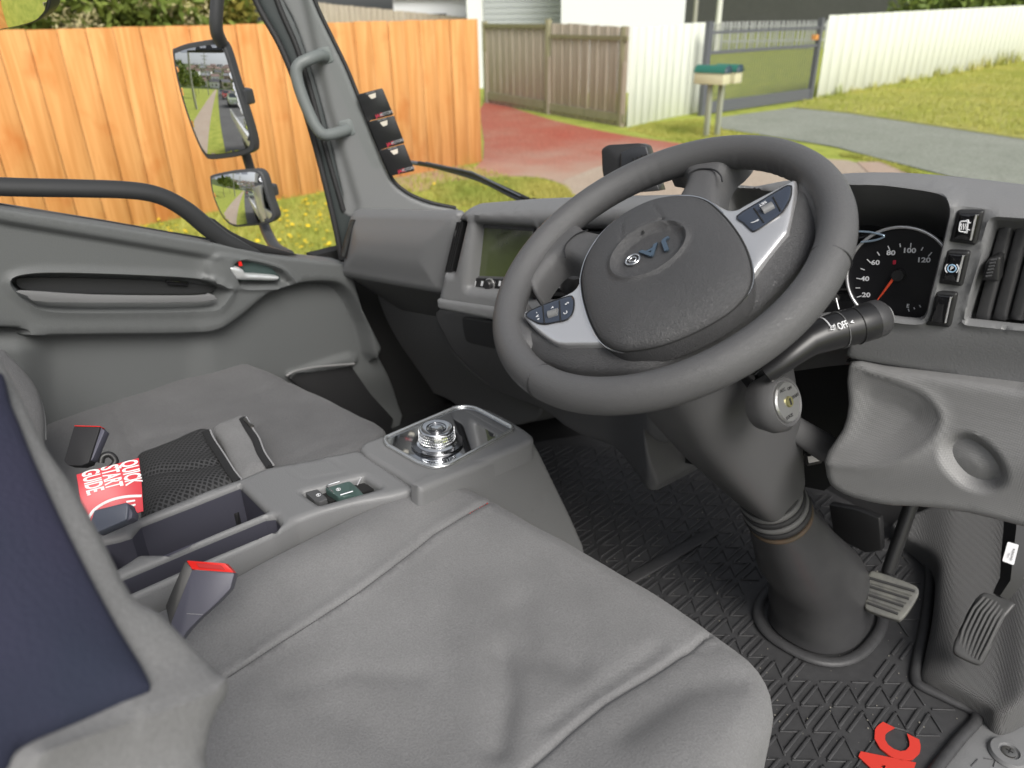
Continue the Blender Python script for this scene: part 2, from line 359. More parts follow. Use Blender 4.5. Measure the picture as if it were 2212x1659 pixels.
def ground_mat(name, cols, scale, fine=40, rough=.95, big=.25):
    """two-scale mottled ground"""
    m = bpy.data.materials.new(name); m.use_nodes = True; t = m.node_tree; b = t.nodes['Principled BSDF']; b.inputs['Roughness'].default_value = rough; b.inputs['Specular IOR Level'].default_value = .15
    tc = t.nodes.new('ShaderNodeTexCoord'); n = t.nodes.new('ShaderNodeTexNoise'); n.inputs['Scale'].default_value = scale; n.inputs['Detail'].default_value = 8; n.inputs['Roughness'].default_value = .7; t.links.new(tc.outputs['Object'], n.inputs['Vector'])
    r = t.nodes.new('ShaderNodeValToRGB'); e = r.color_ramp.elements; k = len(cols)
    e[0].position = .5-big; e[0].color = (*cols[0], 1); e[1].position = .5+big; e[1].color = (*cols[-1], 1)
    for i in range(1, k-1): q = e.new(.5-big+2*big*i/(k-1)); q.color = (*cols[i], 1)
    t.links.new(n.outputs['Fac'], r.inputs[0])
    n2 = t.nodes.new('ShaderNodeTexNoise'); n2.inputs['Scale'].default_value = fine; n2.inputs['Detail'].default_value = 6; t.links.new(tc.outputs['Object'], n2.inputs['Vector'])
    mx = t.nodes.new('ShaderNodeMixRGB'); mx.blend_type = 'OVERLAY'; mx.inputs[0].default_value = .75; t.links.new(r.outputs[0], mx.inputs[1]); t.links.new(n2.outputs['Fac'], mx.inputs[2]); t.links.new(mx.outputs[0], b.inputs['Base Color'])
    bp = t.nodes.new('ShaderNodeBump'); bp.inputs['Strength'].default_value = .6; bp.inputs['Distance'].default_value = .02; t.links.new(n2.outputs['Fac'], bp.inputs['Height']); t.links.new(bp.outputs[0], b.inputs['Normal'])
    return m
pine = wood('orange stained pine', (.56, .245, .075), (.74, .38, .145), sc_=(8, 8, .45), knots=(.54, .17, .04))
oldw = wood('weathered grey paling', (.38, .32, .26), (.50, .43, .35), sc_=(14, 14, .8))
oldg = wood('mossy grey timber', (.26, .25, .15), (.36, .33, .22), sc_=(10, 10, 1))
whitew = wood('white painted paling', (.66, .68, .60), (.76, .78, .70), sc_=(6, 6, .5), rough=.6)
m_grass = ground_mat('verge soil and grass', [(.18, .23, .04), (.32, .36, .07), (.44, .43, .10)], 2.2, 45)
m_lawn = ground_mat('dry lawn', [(.24, .26, .06), (.36, .35, .10), (.45, .40, .15)], .9, 18)
m_red = ground_mat('red driveway paving', [(.38, .09, .06), (.38, .13, .09), (.40, .22, .16)], .35, 22, big=.2)
def dusty(m, A, B, c):
    """red paving worn and dusted pale from A towards B on the ground"""
    t = m.node_tree; b = t.nodes['Principled BSDF']; src = b.inputs['Base Color'].links[0].from_socket; A, B = np.array(A), np.array(B); d = (B-A)/((B-A)@(B-A))
    tc = t.nodes.new('ShaderNodeTexCoord'); dt = t.nodes.new('ShaderNodeVectorMath'); dt.operation = 'DOT_PRODUCT'; dt.inputs[1].default_value = (d[0], d[1], 0); t.links.new(tc.outputs['Object'], dt.inputs[0])
    n = t.nodes.new('ShaderNodeTexNoise'); n.inputs['Scale'].default_value = .9; n.inputs['Detail'].default_value = 6; t.links.new(tc.outputs['Object'], n.inputs['Vector'])
    a = t.nodes.new('ShaderNodeMath'); a.operation = 'ADD'; t.links.new(dt.outputs['Value'], a.inputs[0]); t.links.new(n.outputs['Fac'], a.inputs[1])
    mr = t.nodes.new('ShaderNodeMapRange'); off = float(A@d); mr.inputs['From Min'].default_value = off+.5; mr.inputs['From Max'].default_value = off+1.5; mr.interpolation_type = 'SMOOTHSTEP'; t.links.new(a.outputs[0], mr.inputs['Value'])
    mx = t.nodes.new('ShaderNodeMixRGB'); t.links.new(mr.outputs[0], mx.inputs[0]); t.links.new(src, mx.inputs[1]); mx.inputs[2].default_value = (*c, 1); t.links.new(mx.outputs[0], b.inputs['Base Color'])
dusty(m_red, PZ(0).at(1130, 300)[:2], PZ(0).at(1400, 420)[:2], (.42, .32, .255))
m_path = ground_mat('concrete path', [(.40, .315, .25), (.44, .37, .30)], .8, 60)
m_asph = ground_mat('grey driveway', [(.22, .235, .195), (.30, .31, .27)], .7, 35)
m_road = ground_mat('asphalt road', [(.10, .10, .10), (.14, .14, .14)], .6, 60)

def sheet(name, poly, z, m, kind='structure'):
    """a ground sheet; poly in ground metres"""
    p = [(*q, z) for q in poly]; ob = link_mesh(name, p, [list(range(len(p)))], m, smooth=False); fixn(ob)
    if ob.data.polygons[0].normal.z < 0: ob.data.flip_normals()
    return tag(ob, kind=kind)
G0 = PZ(0)
gp = lambda pts: [tuple(G0.at(*p)[:2]) for p in pts]
tag(link_mesh('ground', [(-400, -500, 0), (400, -500, 0), (400, 500, 0), (-400, 500, 0)], [(0, 1, 2, 3)], m_grass, smooth=False), kind='structure')
drive = cr(gp([(1046, 222), (1200, 262), (1345, 292), (1480, 312), (1560, 322), (1560, 345), (1420, 380), (1335, 440), (1300, 470), (1262, 452), (1225, 405), (1160, 384), (1060, 384), (960, 396), (905, 415), (860, 400), (850, 372), (960, 356), (1044, 344)]), 4)
sheet('red_driveway', drive, .008, m_red)
sheet('footpath', gp([(1215, 392), (1290, 362), (1400, 338), (1480, 325), (1600, 330), (1830, 348), (2010, 395), (2120, 430), (2400, 520), (2400, 900), (1240, 900), (1240, 440)]), .012, m_path)
sheet('asphalt_driveway', gp([(1545, 256), (1620, 246), (1712, 234), (1830, 246), (2212, 303), (2600, 360), (2600, 560), (2212, 420), (2060, 385), (1930, 352), (1800, 318), (1640, 292), (1560, 280)]), .016, m_asph)
sheet('red_edging', gp([(1850, 352), (1900, 352), (1960, 372), (2010, 396), (1960, 398), (1880, 380)]), .020, m_red)
sheet('lawn', gp([(1712, 232), (1740, 214), (2212, 131), (2500, 84), (3000, 60), (3000, 420), (2600, 358), (2212, 301), (1830, 244)]), .012, m_lawn)
sheet('road', [(-2.4, -400), (9, -400), (9, 60), (3, 60), (-1.2, 9), (-2.4, 2)], .010, m_road)
sheet('roadside_footpath', [(-4.6, -300), (-3.2, -300), (-3.2, 1.2), (-4.6, 1.2)], .012, m_path)

# grass blades (one countless mass), thick where the verge lies close
def blades(name, polys, n, hgt, m, seed, label):
    r = np.random.default_rng(seed); pts = []
    for poly, k in polys:
        poly = np.array(poly); lo, hi = poly.min(0), poly.max(0); got = []
        while sum(map(len, got)) < k:
            q = r.uniform(lo, hi, (k*2, 2)); got.append(q[inside(q, poly)])
        pts.append(np.concatenate(got)[:k])
    p = np.concatenate(pts); n = len(p); a = r.uniform(0, 6.28, n); hh = hgt*r.uniform(.5, 1.5, n); wdt = hh*.13
    d = np.stack([np.cos(a), np.sin(a)], 1); lean = r.normal(0, .4, (n, 2))*hh[:, None]
    V = np.zeros((n, 3, 3)); V[:, 0, :2] = p-d*wdt[:, None]; V[:, 1, :2] = p+d*wdt[:, None]; V[:, 2, :2] = p+lean; V[:, 2, 2] = hh
    me = bpy.data.meshes.new(name); me.from_pydata(V.reshape(-1, 3).tolist(), [], np.arange(n*3).reshape(-1, 3).tolist()); me.materials.append(m)
    ob = bpy.data.objects.new(name, me); COL.objects.link(ob); return tag(ob, label, 'grass', kind='stuff')
m_bl = mat('grass blade', (.27, .32, .06), .7, spec=.2, var=(.8, .2, (.50, .44, .12)), coord='Object')
verge = [(-9.45, -2), (-9.45, 8.2), (-6.2, 7.6), (-5.0, 6.6), (-4.4, 5.2), (-4.7, 1.3), (-4.7, -2)]
b1 = gp([(925, 405), (1060, 388), (1160, 388), (1225, 408), (1250, 436), (1100, 450), (960, 445)])
b2 = gp([(1352, 282), (1400, 268), (1510, 258), (1560, 282), (1640, 294), (1560, 318), (1470, 308)])
b3 = gp([(1712, 232), (1740, 216), (2212, 134), (2300, 120), (2300, 310), (2212, 298), (1830, 242)])
b4 = gp([(1810, 334), (1850, 338), (1960, 366), (2020, 392), (2000, 396), (1900, 352), (1820, 340)])
blades('grass', [(verge, 42000), (b1, 9000), (b2, 5000), (b4, 1500)], 0, .055, m_bl, 1, 'short green and yellow grass of the verge')
blades('lawn_grass', [(b3, 26000)], 0, .07, mat('dry grass blade', (.30, .35, .06), .8, spec=.15, var=(.5, .2, (.50, .46, .13))), 2, 'dry mown grass of the lawn below the white wall')

def paling_fence(name, a, b, h, bw, m, label, z0=0.0, gap=.006, t=.02, part='paling', top=None, jit=.01, cap=None, rail=None, alt=.007):
    """vertical boards from a to b (ground metres); every board a part"""
    root = thing(name, label, 'fence'); a = np.array(a, float); b = np.array(b, float); L = np.linalg.norm(b-a); u = (b-a)/L; n = max(1, int(round(L/bw))); bw = L/n; nn = np.array([-u[1], u[0]])
    ax = ((u[0], u[1], 0), (nn[0], nn[1], 0), (0, 0, 1))
    for i in range(n):
        hh = (h if top is None else h+(top-h)*(i+.5)/n)+random.uniform(-jit, jit); zz = z0; c = a+u*bw*(i+.5)+nn*(random.uniform(-.003, .003)+(alt if i % 2 else -alt))
        box(part, (c[0], c[1], zz+hh/2), (bw-gap, t, hh), m, root, axes=ax, bev=.003, seg=1)
    for z, s, off in (rail or []):
        c = (a+b)/2; box('rail', (c[0]-nn[0]*off, c[1]-nn[1]*off, z), (L, .045, s), cap or m, root, axes=ax)
    return root
# orange fence: x about -9.6, parallel to the street, its last boards by the driveway
# board width follows the picture
paling_fence('orange_fence', (-9.58, -4.5), (-9.56, 8.62), 2.17, .285, pine, 'tall new orange stained pine paling fence beyond the side window', gap=.008, jit=.004, alt=.003, rail=[(1.55, .09, -.05), (.4, .09, -.05)])
_ob = [o for o in bpy.data.objects if o.name == 'orange_fence'][0]
box('gap_shade_board', (-9.615, 2.06, 1.07), (.012, 13.1, 2.1), wood('shaded pine', (.20, .09, .03), (.28, .13, .05)), _ob)  # dark board added behind the gaps, their shade put into its colour
# old grey paling fence in three bays behind the red driveway
def gp1(px, py): return G0.at(px, py)[:2]
A1, B1, C1, D1 = gp1(1052, 222), gp1(1178, 245), gp1(1190, 247), gp1(1350, 275)
paling_fence('grey_fence_bay', A1, B1, 1.92, .17, oldw, 'weathered grey paling fence bay nearest the orange fence', cap=oldg, rail=[(1.95, .09, .03), (.20, .18, .03)])
paling_fence('grey_fence_bay', C1, D1, 2.02, .17, oldw, 'lower weathered grey paling fence bay beside the white palings', cap=oldg, rail=[(1.74, .08, .03), (.18, .16, .03)], top=1.94)
for i, (px, py, h, lb) in enumerate([(1052, 222, 2.05, 'mossy timber fence post against the orange fence end'), (1184, 246, 2.10, 'mossy timber post between the two grey fence bays'), (1340, 273, 1.96, 'timber post between grey palings and white palings')]):
    p = gp1(px, py); o = box('fence_post', (p[0], p[1], h/2), (.12, .12, h), oldg, bev=.008); tag(o, lb, 'post')
    q = box('post_sleeve', (p[0]+.08, p[1]-.06, .65), (.07, .05, 1.3), oldw); q.parent = o
# white palings left of the gate, gate, white wall
W1, W2, W3 = gp1(1354, 275), gp1(1448, 254), gp1(1512, 242)
paling_fence('white_fence_bay', W1, W2, 1.94, .30, whitew, 'white painted paling fence bay beside the grey fence', gap=.006, jit=.004, alt=.003)
paling_fence('white_fence_bay', W2, W3, 1.97, .30, whitew, 'white painted paling fence bay ending at the driveway gate', gap=.006, jit=.004, alt=.003)
wa, wb = np.array(gp1(1764, 212)), np.array(gp1(2212, 131)); wd = (wb-wa)/np.linalg.norm(wb-wa)
paling_fence('white_wall', wa, wb+wd*14, 2.05, .60, whitew, 'long white painted board wall above the dry lawn', gap=.001, jit=.0, alt=.0, top=2.3)
gm = mat('blue grey gate paint', (.12, .125, .145), .5)
gate = thing('driveway_gate', 'blue grey steel bar gate between white palings and white wall', 'gate')
ga, gb = np.array(gp1(1514, 250)), np.array(gp1(1748, 216)); gu = (gb-ga); gL = np.linalg.norm(gu); gu = gu/gL; gn = np.array([-gu[1], gu[0]]); gax = ((gu[0], gu[1], 0), (gn[0], gn[1], 0), (0, 0, 1))
mb = MB()
for z, s in ((.16, .26), (1.35, .07), (1.77, .06)): c = (ga+gb)/2; mb.box((c[0], c[1], z), (gL, .06, s), gax)
for q in (ga, gb): mb.box((q[0], q[1], 1.0), (.12, .12, 2.0), gax)
mb.build('gate_frame', gm, gate)
mb = MB(); nb_ = 46
for i in range(nb_): q = ga+gu*gL*(i+.5)/nb_; mb.box((q[0], q[1], 1.0), (.018, .018, 1.9), gax)
mb.build('gate_bars', gm, gate)
op = box('opener_box', (gb[0]-gu[0]*.2, gb[1]-gu[1]*.2, 1.55), (.14, .14, .12), mat('orange lamp plastic', (.8, .35, .1), .4), gate)
# picket fence behind the gate, dark building, light poles
pa, pb = np.array(G0.at(1440, 112)[:2]), np.array(G0.at(1800, 105)[:2])
paling_fence('picket_fence', pa, pb, 1.55, .24, mat('pale picket paint', (.42, .43, .42), .7), 'pale picket fence on the far side of the gate', gap=.11, jit=.0, rail=[(.5, .1, 0), (1.3, .1, 0)])
darkb = mat('dark building cladding', (.085, .085, .09), .7, var=(1.5, .3, (.10, .10, .105)))
o = box('dark_building', (-30, 85, 3.2), (60, 2, 6.4), darkb); tag(o, 'long dark grey building behind the gate', 'building')
rf = box('roof', (-30, 85, 6.6), (61, 3, .4), mat('roof edge grey', (.3, .3, .3), .6)); rf.parent = o
for px, hgt, rad, lb in ((1545, 5, .09, 'white light pole behind the gate'), (1495, 5, .07, 'thin grey pole left of the white pole')):
    p = G0.at(px, 112)[:2]; o = lathe('light_pole', (p[0], p[1], 0), (0, 0, 1), [(0, rad*1.9), (hgt, rad*1.5)], mat('pole paint '+str(px), (.7, .7, .66) if px == 1545 else (.35, .34, .3), .6), seg=12); tag(o, lb, 'pole')
# houses behind the grey fence
wallw = mat('white weatherboard', (.78, .79, .80), .6); roller = mat('grey roller door', (.42, .44, .46), .5)
def house(name, c, size, roof_h, mw, mr, label, yaw=0, door=None):
    root = thing(name, label, 'house'); t = math.radians(yaw); ax = ((math.cos(t), math.sin(t), 0), (-math.sin(t), math.cos(t), 0), (0, 0, 1))
    box('wall', (c[0], c[1], size[2]/2+c[2]), size, mw, root, axes=ax)
    if roof_h:
        X, Y = np.array(ax[0]), np.array(ax[1]); b = np.array([c[0], c[1], c[2]+size[2]]); hx, hy = size[0]/2+.3, size[1]/2+.3
        v = [b-X*hx-Y*hy, b+X*hx-Y*hy, b+X*hx+Y*hy, b-X*hx+Y*hy, b-X*hx+np.array([0, 0, roof_h]), b+X*hx+np.array([0, 0, roof_h])]
        fixn(link_mesh('roof', v, [(0, 1, 5, 4), (3, 4, 5, 2), (0, 4, 3), (1, 2, 5), (0, 3, 2, 1)], mr, root, smooth=False))
    for (dx, dz, wx, wz, m2) in (door or []):
        q = np.array(c)+np.array(ax[0])*dx-np.array(ax[1])*(size[1]/2+.02)+np.array([0, 0, dz]); box('window' if m2 != roller else 'garage_door', q, (wx, .06, wz), m2, root, axes=ax)
    return root
glassd = mat('dark window glass', (.03, .04, .05), .1)
def facing(px, dist):
    d = ray(px, 20); d[2] = 0; d = nrm(d); p = d*dist; return p, math.degrees(math.atan2(d[1], d[0]))-90
p, yw = facing(1345, 27); house('white_house', (p[0], p[1], 0), (3.6, 5, 5.2), 1.2, wallw, roller, 'tall white house wall behind the white palings', yaw=yw)
p, yw = facing(1150, 29)
h2 = house('garage', (p[0], p[1], 0), (4.2, 5, 4.6), 1.0, wallw, roller, 'garage with grey roller door behind the grey fence', yaw=yw)
n = -np.array([p[0], p[1]])/np.linalg.norm(p[:2]); t_ = np.array([-n[1], n[0]])
mb = MB(); c0 = p[:2]+n*2.56
for i in range(22): mb.box((c0[0], c0[1], .6+i*.17), (3.1, .03, .155), ((t_[0], t_[1], 0), (n[0], n[1], 0), (0, 0, 1)))
mb.build('garage_door', roller, h2)
p, yw = facing(985, 36); house('pale_house', (p[0], p[1], 0), (5, 5, 2.9), 1.2, wallw, mat('terracotta roof', (.35, .12, .08), .7), 'pale house with reddish roof beyond the orange fence top', yaw=yw, door=[(-1, 1.9, 1.2, .7, glassd), (1, 1.9, 1.2, .7, glassd)])
# grey rear boundary fence rising behind the orange one
fa, fb = G0.at(690, 165)[:2], G0.at(1044, 170)[:2]
paling_fence('rear_fence', fa, fb, 2.75, .25, oldw, 'grey timber boundary fence showing above the orange fence', jit=.01, top=2.05, rail=[], cap=oldg)

# letterboxes on two posts
lb = thing('letterbox', 'green and cream letterbox on timber posts, the left and larger one', 'letterbox')
mc = mat('cream letterbox paint', (.66, .62, .42), .5); mg_ = mat('green letterbox lid', (.03, .16, .12), .4); mdk = mat('dark letterbox end', (.03, .06, .08), .4)
bp_ = np.array([*gp1(1528, 296), 0]); hd = nrm([*(np.array(RT[:2])), 0]); dd = np.cross((0, 0, 1), hd)
def letterbox(root, c, wx, hb, ln):
    ax = (hd, dd, (0, 0, 1))
    box('box_body', c+np.array([0, 0, hb/2]), (wx, ln, hb), mc, root, axes=ax, bev=.006)
    V, F = [], []
    n = 12
    for e in (-1, 1):
        for k in range(n+1): a = math.pi*k/n; V.append(c+dd*e*(ln/2+.012)+hd*math.cos(a)*(wx/2+.012)+np.array([0, 0, hb+math.sin(a)*wx*.50]))
    for k in range(n): F.append((k, k+1, n+2+k, n+1+k))
    F += [list(range(n+1))[::-1], list(range(n+1, 2*n+2))]
    fixn(sharp(link_mesh('lid', V, F, mg_, root)))
    V2 = [v-dd*.006 for v in V[:n+1]]; fixn(link_mesh('lid_end', V2+[v-dd*.006 for v in V2], [list(range(n+1)), list(range(n+1, 2*n+2))[::-1]]+[(k, k+1, n+2+k, n+1+k) for k in range(n)], mdk, root))
# boxes lie with their long side across the view; ends look right
_h = hd.copy(); 
fh_ = nrm([FW[0], FW[1], 0]); dd = nrm(-hd*.72+fh_*.69); hd = nrm(np.cross(dd, (0, 0, 1)))
letterbox(lb, bp_+np.array([0, 0, .97])+nrm([*RT[:2], 0])*-.02, .27, .20, .62)
lb2 = thing('letterbox', 'smaller green and cream letterbox at the right of the pair', 'letterbox')
letterbox(lb2, bp_+np.array([0, 0, .97])+nrm([*RT[:2], 0])*.34+fh_*.22, .27, .20, .45)
hd = _h
postw = mat('letterbox post timber', (.33, .34, .27), .8)
for k, dx in enumerate((-.03, .13)):
    p = bp_+_h*dx+np.array([0, .1*k, 0]); o = box('letterbox_post', (p[0], p[1], .485), (.085, .085, .97), postw, bev=.004); tag(o, ('left' if k == 0 else 'right')+' square timber post carrying the letterboxes', 'post')

# ------------------------------------------------------------------ plants
def leafmass(V, F, c, rad, n, size, r, squash=1.0):
    c = np.asarray(c); d = r.normal(size=(n, 3)); d /= np.linalg.norm(d, axis=1)[:, None]; p = c+d*(rad*r.uniform(.35, 1, (n, 1))**.5)*np.array([1, 1, squash])
    for q in p:
        a = r.normal(size=3); a /= np.linalg.norm(a); b = np.cross(a, r.normal(size=3)); b /= np.linalg.norm(b); s = size*r.uniform(.6, 1.4); k = len(V)
        V += [q-a*s, q+b*s*.35, q+a*s, q-b*s*.35]; F.append((k, k+1, k+2, k+3))
leafg = mat('dark green leaves', (.08, .14, .025), .6, spec=.3, var=(1.2, .25, (.22, .26, .05)))
leafy = mat('yellow green leaves', (.13, .17, .03), .6, spec=.3, var=(1.2, .25, (.30, .24, .05)))
cream = mat('cream flower plumes', (.62, .55, .30), .8)
bark = wood('bark', (.14, .11, .09), (.24, .20, .17))
def tree(name, label, base, h, crown, mleaf, seed, n=2600, leaf=.09, blossoms=(), cat='tree', trunk=.07, spread=1.0):
    r = np.random.default_rng(seed); root = thing(name, label, cat); b = np.array(base, float)
    pts = [b, b+np.array([.05, .03, h*.4]), b+np.array([-.06, .08, h*.75]), b+np.array([0, 0, h])]
    tube('trunk', cr(pts, 4, False), np.linspace(trunk, trunk*.35, 13), bark, root, sides=8)
    V, F = [], []; k = len(crown)
    for (dx, dy, dz, rad) in crown: leafmass(V, F, b+np.array([dx, dy, dz]), rad*spread, int(n*rad**2/sum(c[3]**2 for c in crown)), leaf, r, .85)
    link_mesh('crown', V, F, mleaf, root, smooth=False)
    if len(blossoms):
        for q in blossoms:
            V, F = [], []; 
            for j in range(10): leafmass(V, F, np.array(q)+r.normal(size=3)*np.array([.16, .16, .09]), .09, 26, .022, r)
            link_mesh('flower_plume', V, F, cream, root, smooth=False)
    return root
XB = PX(-10.4)
def bush_at(px, dist_x=-10.4): return Pl((dist_x, 0, 0), (1, 0, 0)).at(px, 30)
q1, q2, q3 = bush_at(150), bush_at(250), bush_at(360)
P104 = PX(-9.9)
tree('flowering_bush', 'dark green bush with cream flower plumes above the orange fence', (q1[0], q1[1], 0), 2.3, [(0, 0, 2.45, .75), (0, .8, 2.45, .75), (0, 1.5, 2.35, .7), (0, -.7, 2.5, .8), (0, -1.6, 2.5, .9)], leafg, 3, n=8500, leaf=.085, blossoms=[P104.at(120, 32), P104.at(195, 36), P104.at(345, 12), P104.at(408, 28), P104.at(160, 44), P104.at(330, 4)], cat='bush')
tree('yellow_bush', 'yellow and bronze leaved bush right of the flowering bush', (q3[0], q3[1], 0), 2.3, [(0, 0, 2.4, .6), (.1, .6, 2.35, .5)], leafy, 4, n=3800, leaf=.08, cat='bush')
tr = PX(-11.2).at(498, 30)
tb = thing('garden_tree', 'bare pale tree trunk rising behind the orange fence', 'tree'); tube('trunk', cr([(tr[0], tr[1], 0), (tr[0]+.03, tr[1]+.05, 1.2), (tr[0], tr[1]-.05, 2.2), (tr[0], tr[1]-.2, 3.4)], 4, False), np.linspace(.2, .15, 13), wood('pale bark', (.28, .22, .18), (.42, .34, .28)), tb, sides=10)
tube('limb', [(tr[0], tr[1]-.05, 2.0), (tr[0], tr[1]+.45, 2.7), (tr[0], tr[1]+.6, 3.5)], [.09, .07, .05], bark, tb, sides=8)
hp = G0.at(2070, 72)
V, F = [], []; r_ = np.random.default_rng(8); c0 = PY(60).at(1990, 2); c1 = PY(60).at(2230, -30)
hedge = thing('hedge', 'green hedge top behind the white wall at the right', 'hedge')
for k in range(16): leafmass(V, F, c0+(c1-c0)*k/15+np.array([0, 0, -1.0]), 2.4, 500, .3, r_)
link_mesh('foliage', V, F, leafg, hedge, smooth=False)
# weeds along the foot of the white wall
first = None
for k in range(13):
    f = (k+.3)/13; p = wa+(wb-wa)*min(1, f**1.3*.95); r_ = np.random.default_rng(30+k); V, F = [], []; sz = (.07+.12*r_.random())*(1+1.1*f); nn = 30
    for j in range(nn):
        a = r_.uniform(0, 6.28); o = np.array([p[0]+.22, p[1], 0])+np.append(r_.normal(0, .10*(1+f), 2), 0); tip = o+np.array([math.cos(a)*sz*.5, math.sin(a)*sz*.5, sz*r_.uniform(.8, 2.0)]); s = np.array([-math.sin(a), math.cos(a), 0])*.014*(1+1.5*f); b_ = len(V)
        V += [o-s, o+s, tip]; F.append((b_, b_+1, b_+2))
    o = link_mesh('weed_tuft', V, F, m_bl, smooth=False); tag(o, 'green weed tuft growing at the foot of the white wall', 'weed', 'weeds along the white wall')
# dandelions in the verge
yel = mat('dandelion yellow', (.85, .62, .02), .7)
def dand():
    V, F = [], []
    for k in range(12):
        a = 6.283*k/12; b_ = len(V); V += [(0, 0, .10), (math.cos(a-.3)*.032, math.sin(a-.3)*.032, .106), (math.cos(a)*.042, math.sin(a)*.042, .100), (math.cos(a+.3)*.032, math.sin(a+.3)*.032, .106)]; F.append((b_, b_+1, b_+2, b_+3))
    o = link_mesh('dandelion', V, F, yel, smooth=False)
    s = link_mesh('stem', [(-.003, 0, 0), (.003, 0, 0), (.003, 0, .1), (-.003, 0, .1), (0, -.003, 0), (0, .003, 0), (0, .003, .1), (0, -.003, .1)], [(0, 1, 2, 3), (4, 5, 6, 7)], leafg, o, smooth=False)
    return o, s
d0, s0 = dand(); spots = []
r_ = np.random.default_rng(11); areas = [((470, 760), (420, 575), 78), ((250, 420), (478, 520), 26), ((600, 725), (430, 550), 40), ((930, 1180), (395, 425), 12)]
for (xa, xb), (ya, yb), k in areas:
    for j in range(k): spots.append(G0.at(r_.uniform(xa, xb), r_.uniform(ya, yb)))
for k, p in enumerate(spots):
    o = d0 if k == 0 else d0.copy()
    if k: COL.objects.link(o); c = s0.copy(); COL.objects.link(c); c.parent = o
    o.location = (p[0], p[1], 0); s = r_.uniform(.4, .75); o.scale = (s, s, s); o.rotation_euler = (r_.uniform(-.3, .3), r_.uniform(-.3, .3), r_.uniform(0, 6))
    tag(o, 'yellow dandelion flower in the grass verge beyond the passenger door', 'flower', 'dandelions in the grass verge')

# ------------------------------------------------------------------ street behind the cab (seen in the door mirrors)
def car(loc, col, label, yaw=0):
    root = thing('parked_car', label, 'car', loc); root.rotation_euler = (0, 0, yaw); paint = mat('paint '+label[:12], col, .25, coat=.6)
    prof = [(-2.1, .35), (-2.15, .75), (-1.75, .95), (-1.2, 1.0), (-.6, 1.42), (.9, 1.45), (1.55, 1.0), (2.0, .9), (2.1, .4)]
    V, F = [], []
    for s, inn in ((-1, 1), (1, 1)):
        for (y, z) in prof: V.append((s*(.84 if z < 1.05 else .66), y, z))
    n = len(prof); F = [list(range(n)), list(range(2*n-1, n-1, -1))]+[(i, (i+1) % n, n+(i+1) % n, n+i) for i in range(n)]
    o = link_mesh('body', V, F, paint, root, smooth=False); fixn(o); bevel(o, .06, 2)
    v = [(-.64, 1.62, 1.0), (.64, 1.62, 1.0), (.60, 1.0, 1.42), (-.60, 1.0, 1.42)]; link_mesh('windscreen', [(a, b-.02, c+.02) for a, b, c in v], [(0, 1, 2, 3)], glassd, root, smooth=False)
    for sx in (-1, 1):
        box('headlight', (sx*.6, 2.08, .68), (.3, .08, .14), white_ink, root, bev=.02)
        for sy in (-1.35, 1.35): wh = lathe('wheel', (sx*.70, sy, .32), (sx, 0, 0), [(0, .32), (.18, .32), (.18, .2)], rubber, root, seg=20)
    box('number_plate', (0, 2.13, .5), (.4, .03, .12), white_ink, root)
    return root
car((-.15, -21, 0), (.52, .60, .42), 'pale green car parked nearest behind the truck, seen in the door mirror')
car((-.5, -34, 0), (.55, .06, .04), 'red car parked behind the pale green one, seen in the door mirror')
car((-1.0, -44, 0), (.25, .26, .28), 'grey car parked behind the red one, seen in the door mirror')
hill = [(-120, -150, 0), (160, -150, 0), (160, -330, 34), (-120, -330, 34), (-120, -420, 0), (160, -420, 0)]
tag(fixn(link_mesh('hill', hill, [(0, 1, 2, 3), (3, 2, 5, 4)], ground_mat('hill growth', [(.06, .09, .03), (.14, .17, .07)], .08, 1.2), smooth=False)), kind='structure')
r_ = np.random.default_rng(5); roofs = [mat('roof '+a, c, .7) for a, c in (('grey', (.28, .29, .30)), ('red', (.24, .16, .14)), ('dark', (.10, .10, .11)))]; cols = ['grey', 'red', 'dark']
walls = [wallw, mat('cream wall', (.6, .55, .42), .7), mat('tan wall', (.42, .32, .24), .7)]; wn = ['white', 'cream', 'tan']
for k in range(40):
    row = k//8; y = -158-row*32+r_.uniform(-5, 5); x = -46+(k % 8)*13+r_.uniform(-3, 3)+row*3; z = max(0, (-150-y)/180*34)-1; i, j = int(r_.integers(3)), int(r_.integers(3))
    house('hillside_house', (x, y, z), (9, 8, 4.5), 2.5, walls[i], roofs[j], f'{wn[i]} house with {cols[j]} roof on the hillside behind, seen in the mirror', yaw=r_.uniform(-20, 20)+180, door=[(-2, 2.4, 1.6, 1.3, glassd), (2, 2.4, 1.6, 1.3, glassd)])['group'] = 'houses on the hillside'
for k, (x, y) in enumerate([(-7.5, -14), (-8.2, -24), (-7.6, -36), (-8.8, -52), (-9, -70), (10, -60), (11, -85), (-20, -120), (5, -140)]):
    tree('street_tree', 'leafy street tree along the footpath behind the truck', (x, y, 0), 3.6, [(0, 0, 3.6, 1.6), (.8, .4, 2.8, 1.1), (-.8, -.5, 3, 1.2)], leafg, 50+k, n=900, leaf=.32)['group'] = 'street trees behind the truck'
for k, y in enumerate((-18, -48, -90)):
    o = thing('power_pole', 'timber power pole beside the footpath behind the truck', 'pole', group='power poles behind the truck'); lathe('pole', (-5.2, y, 0), (0, 0, 1), [(0, .16), (9.5, .11)], postw, o, seg=10)
    box('crossarm', (-5.2, y, 8.8), (2.2, .1, .12), postw, o); box('crossarm', (-5.2, y, 8.1), (1.6, .1, .12), postw, o)
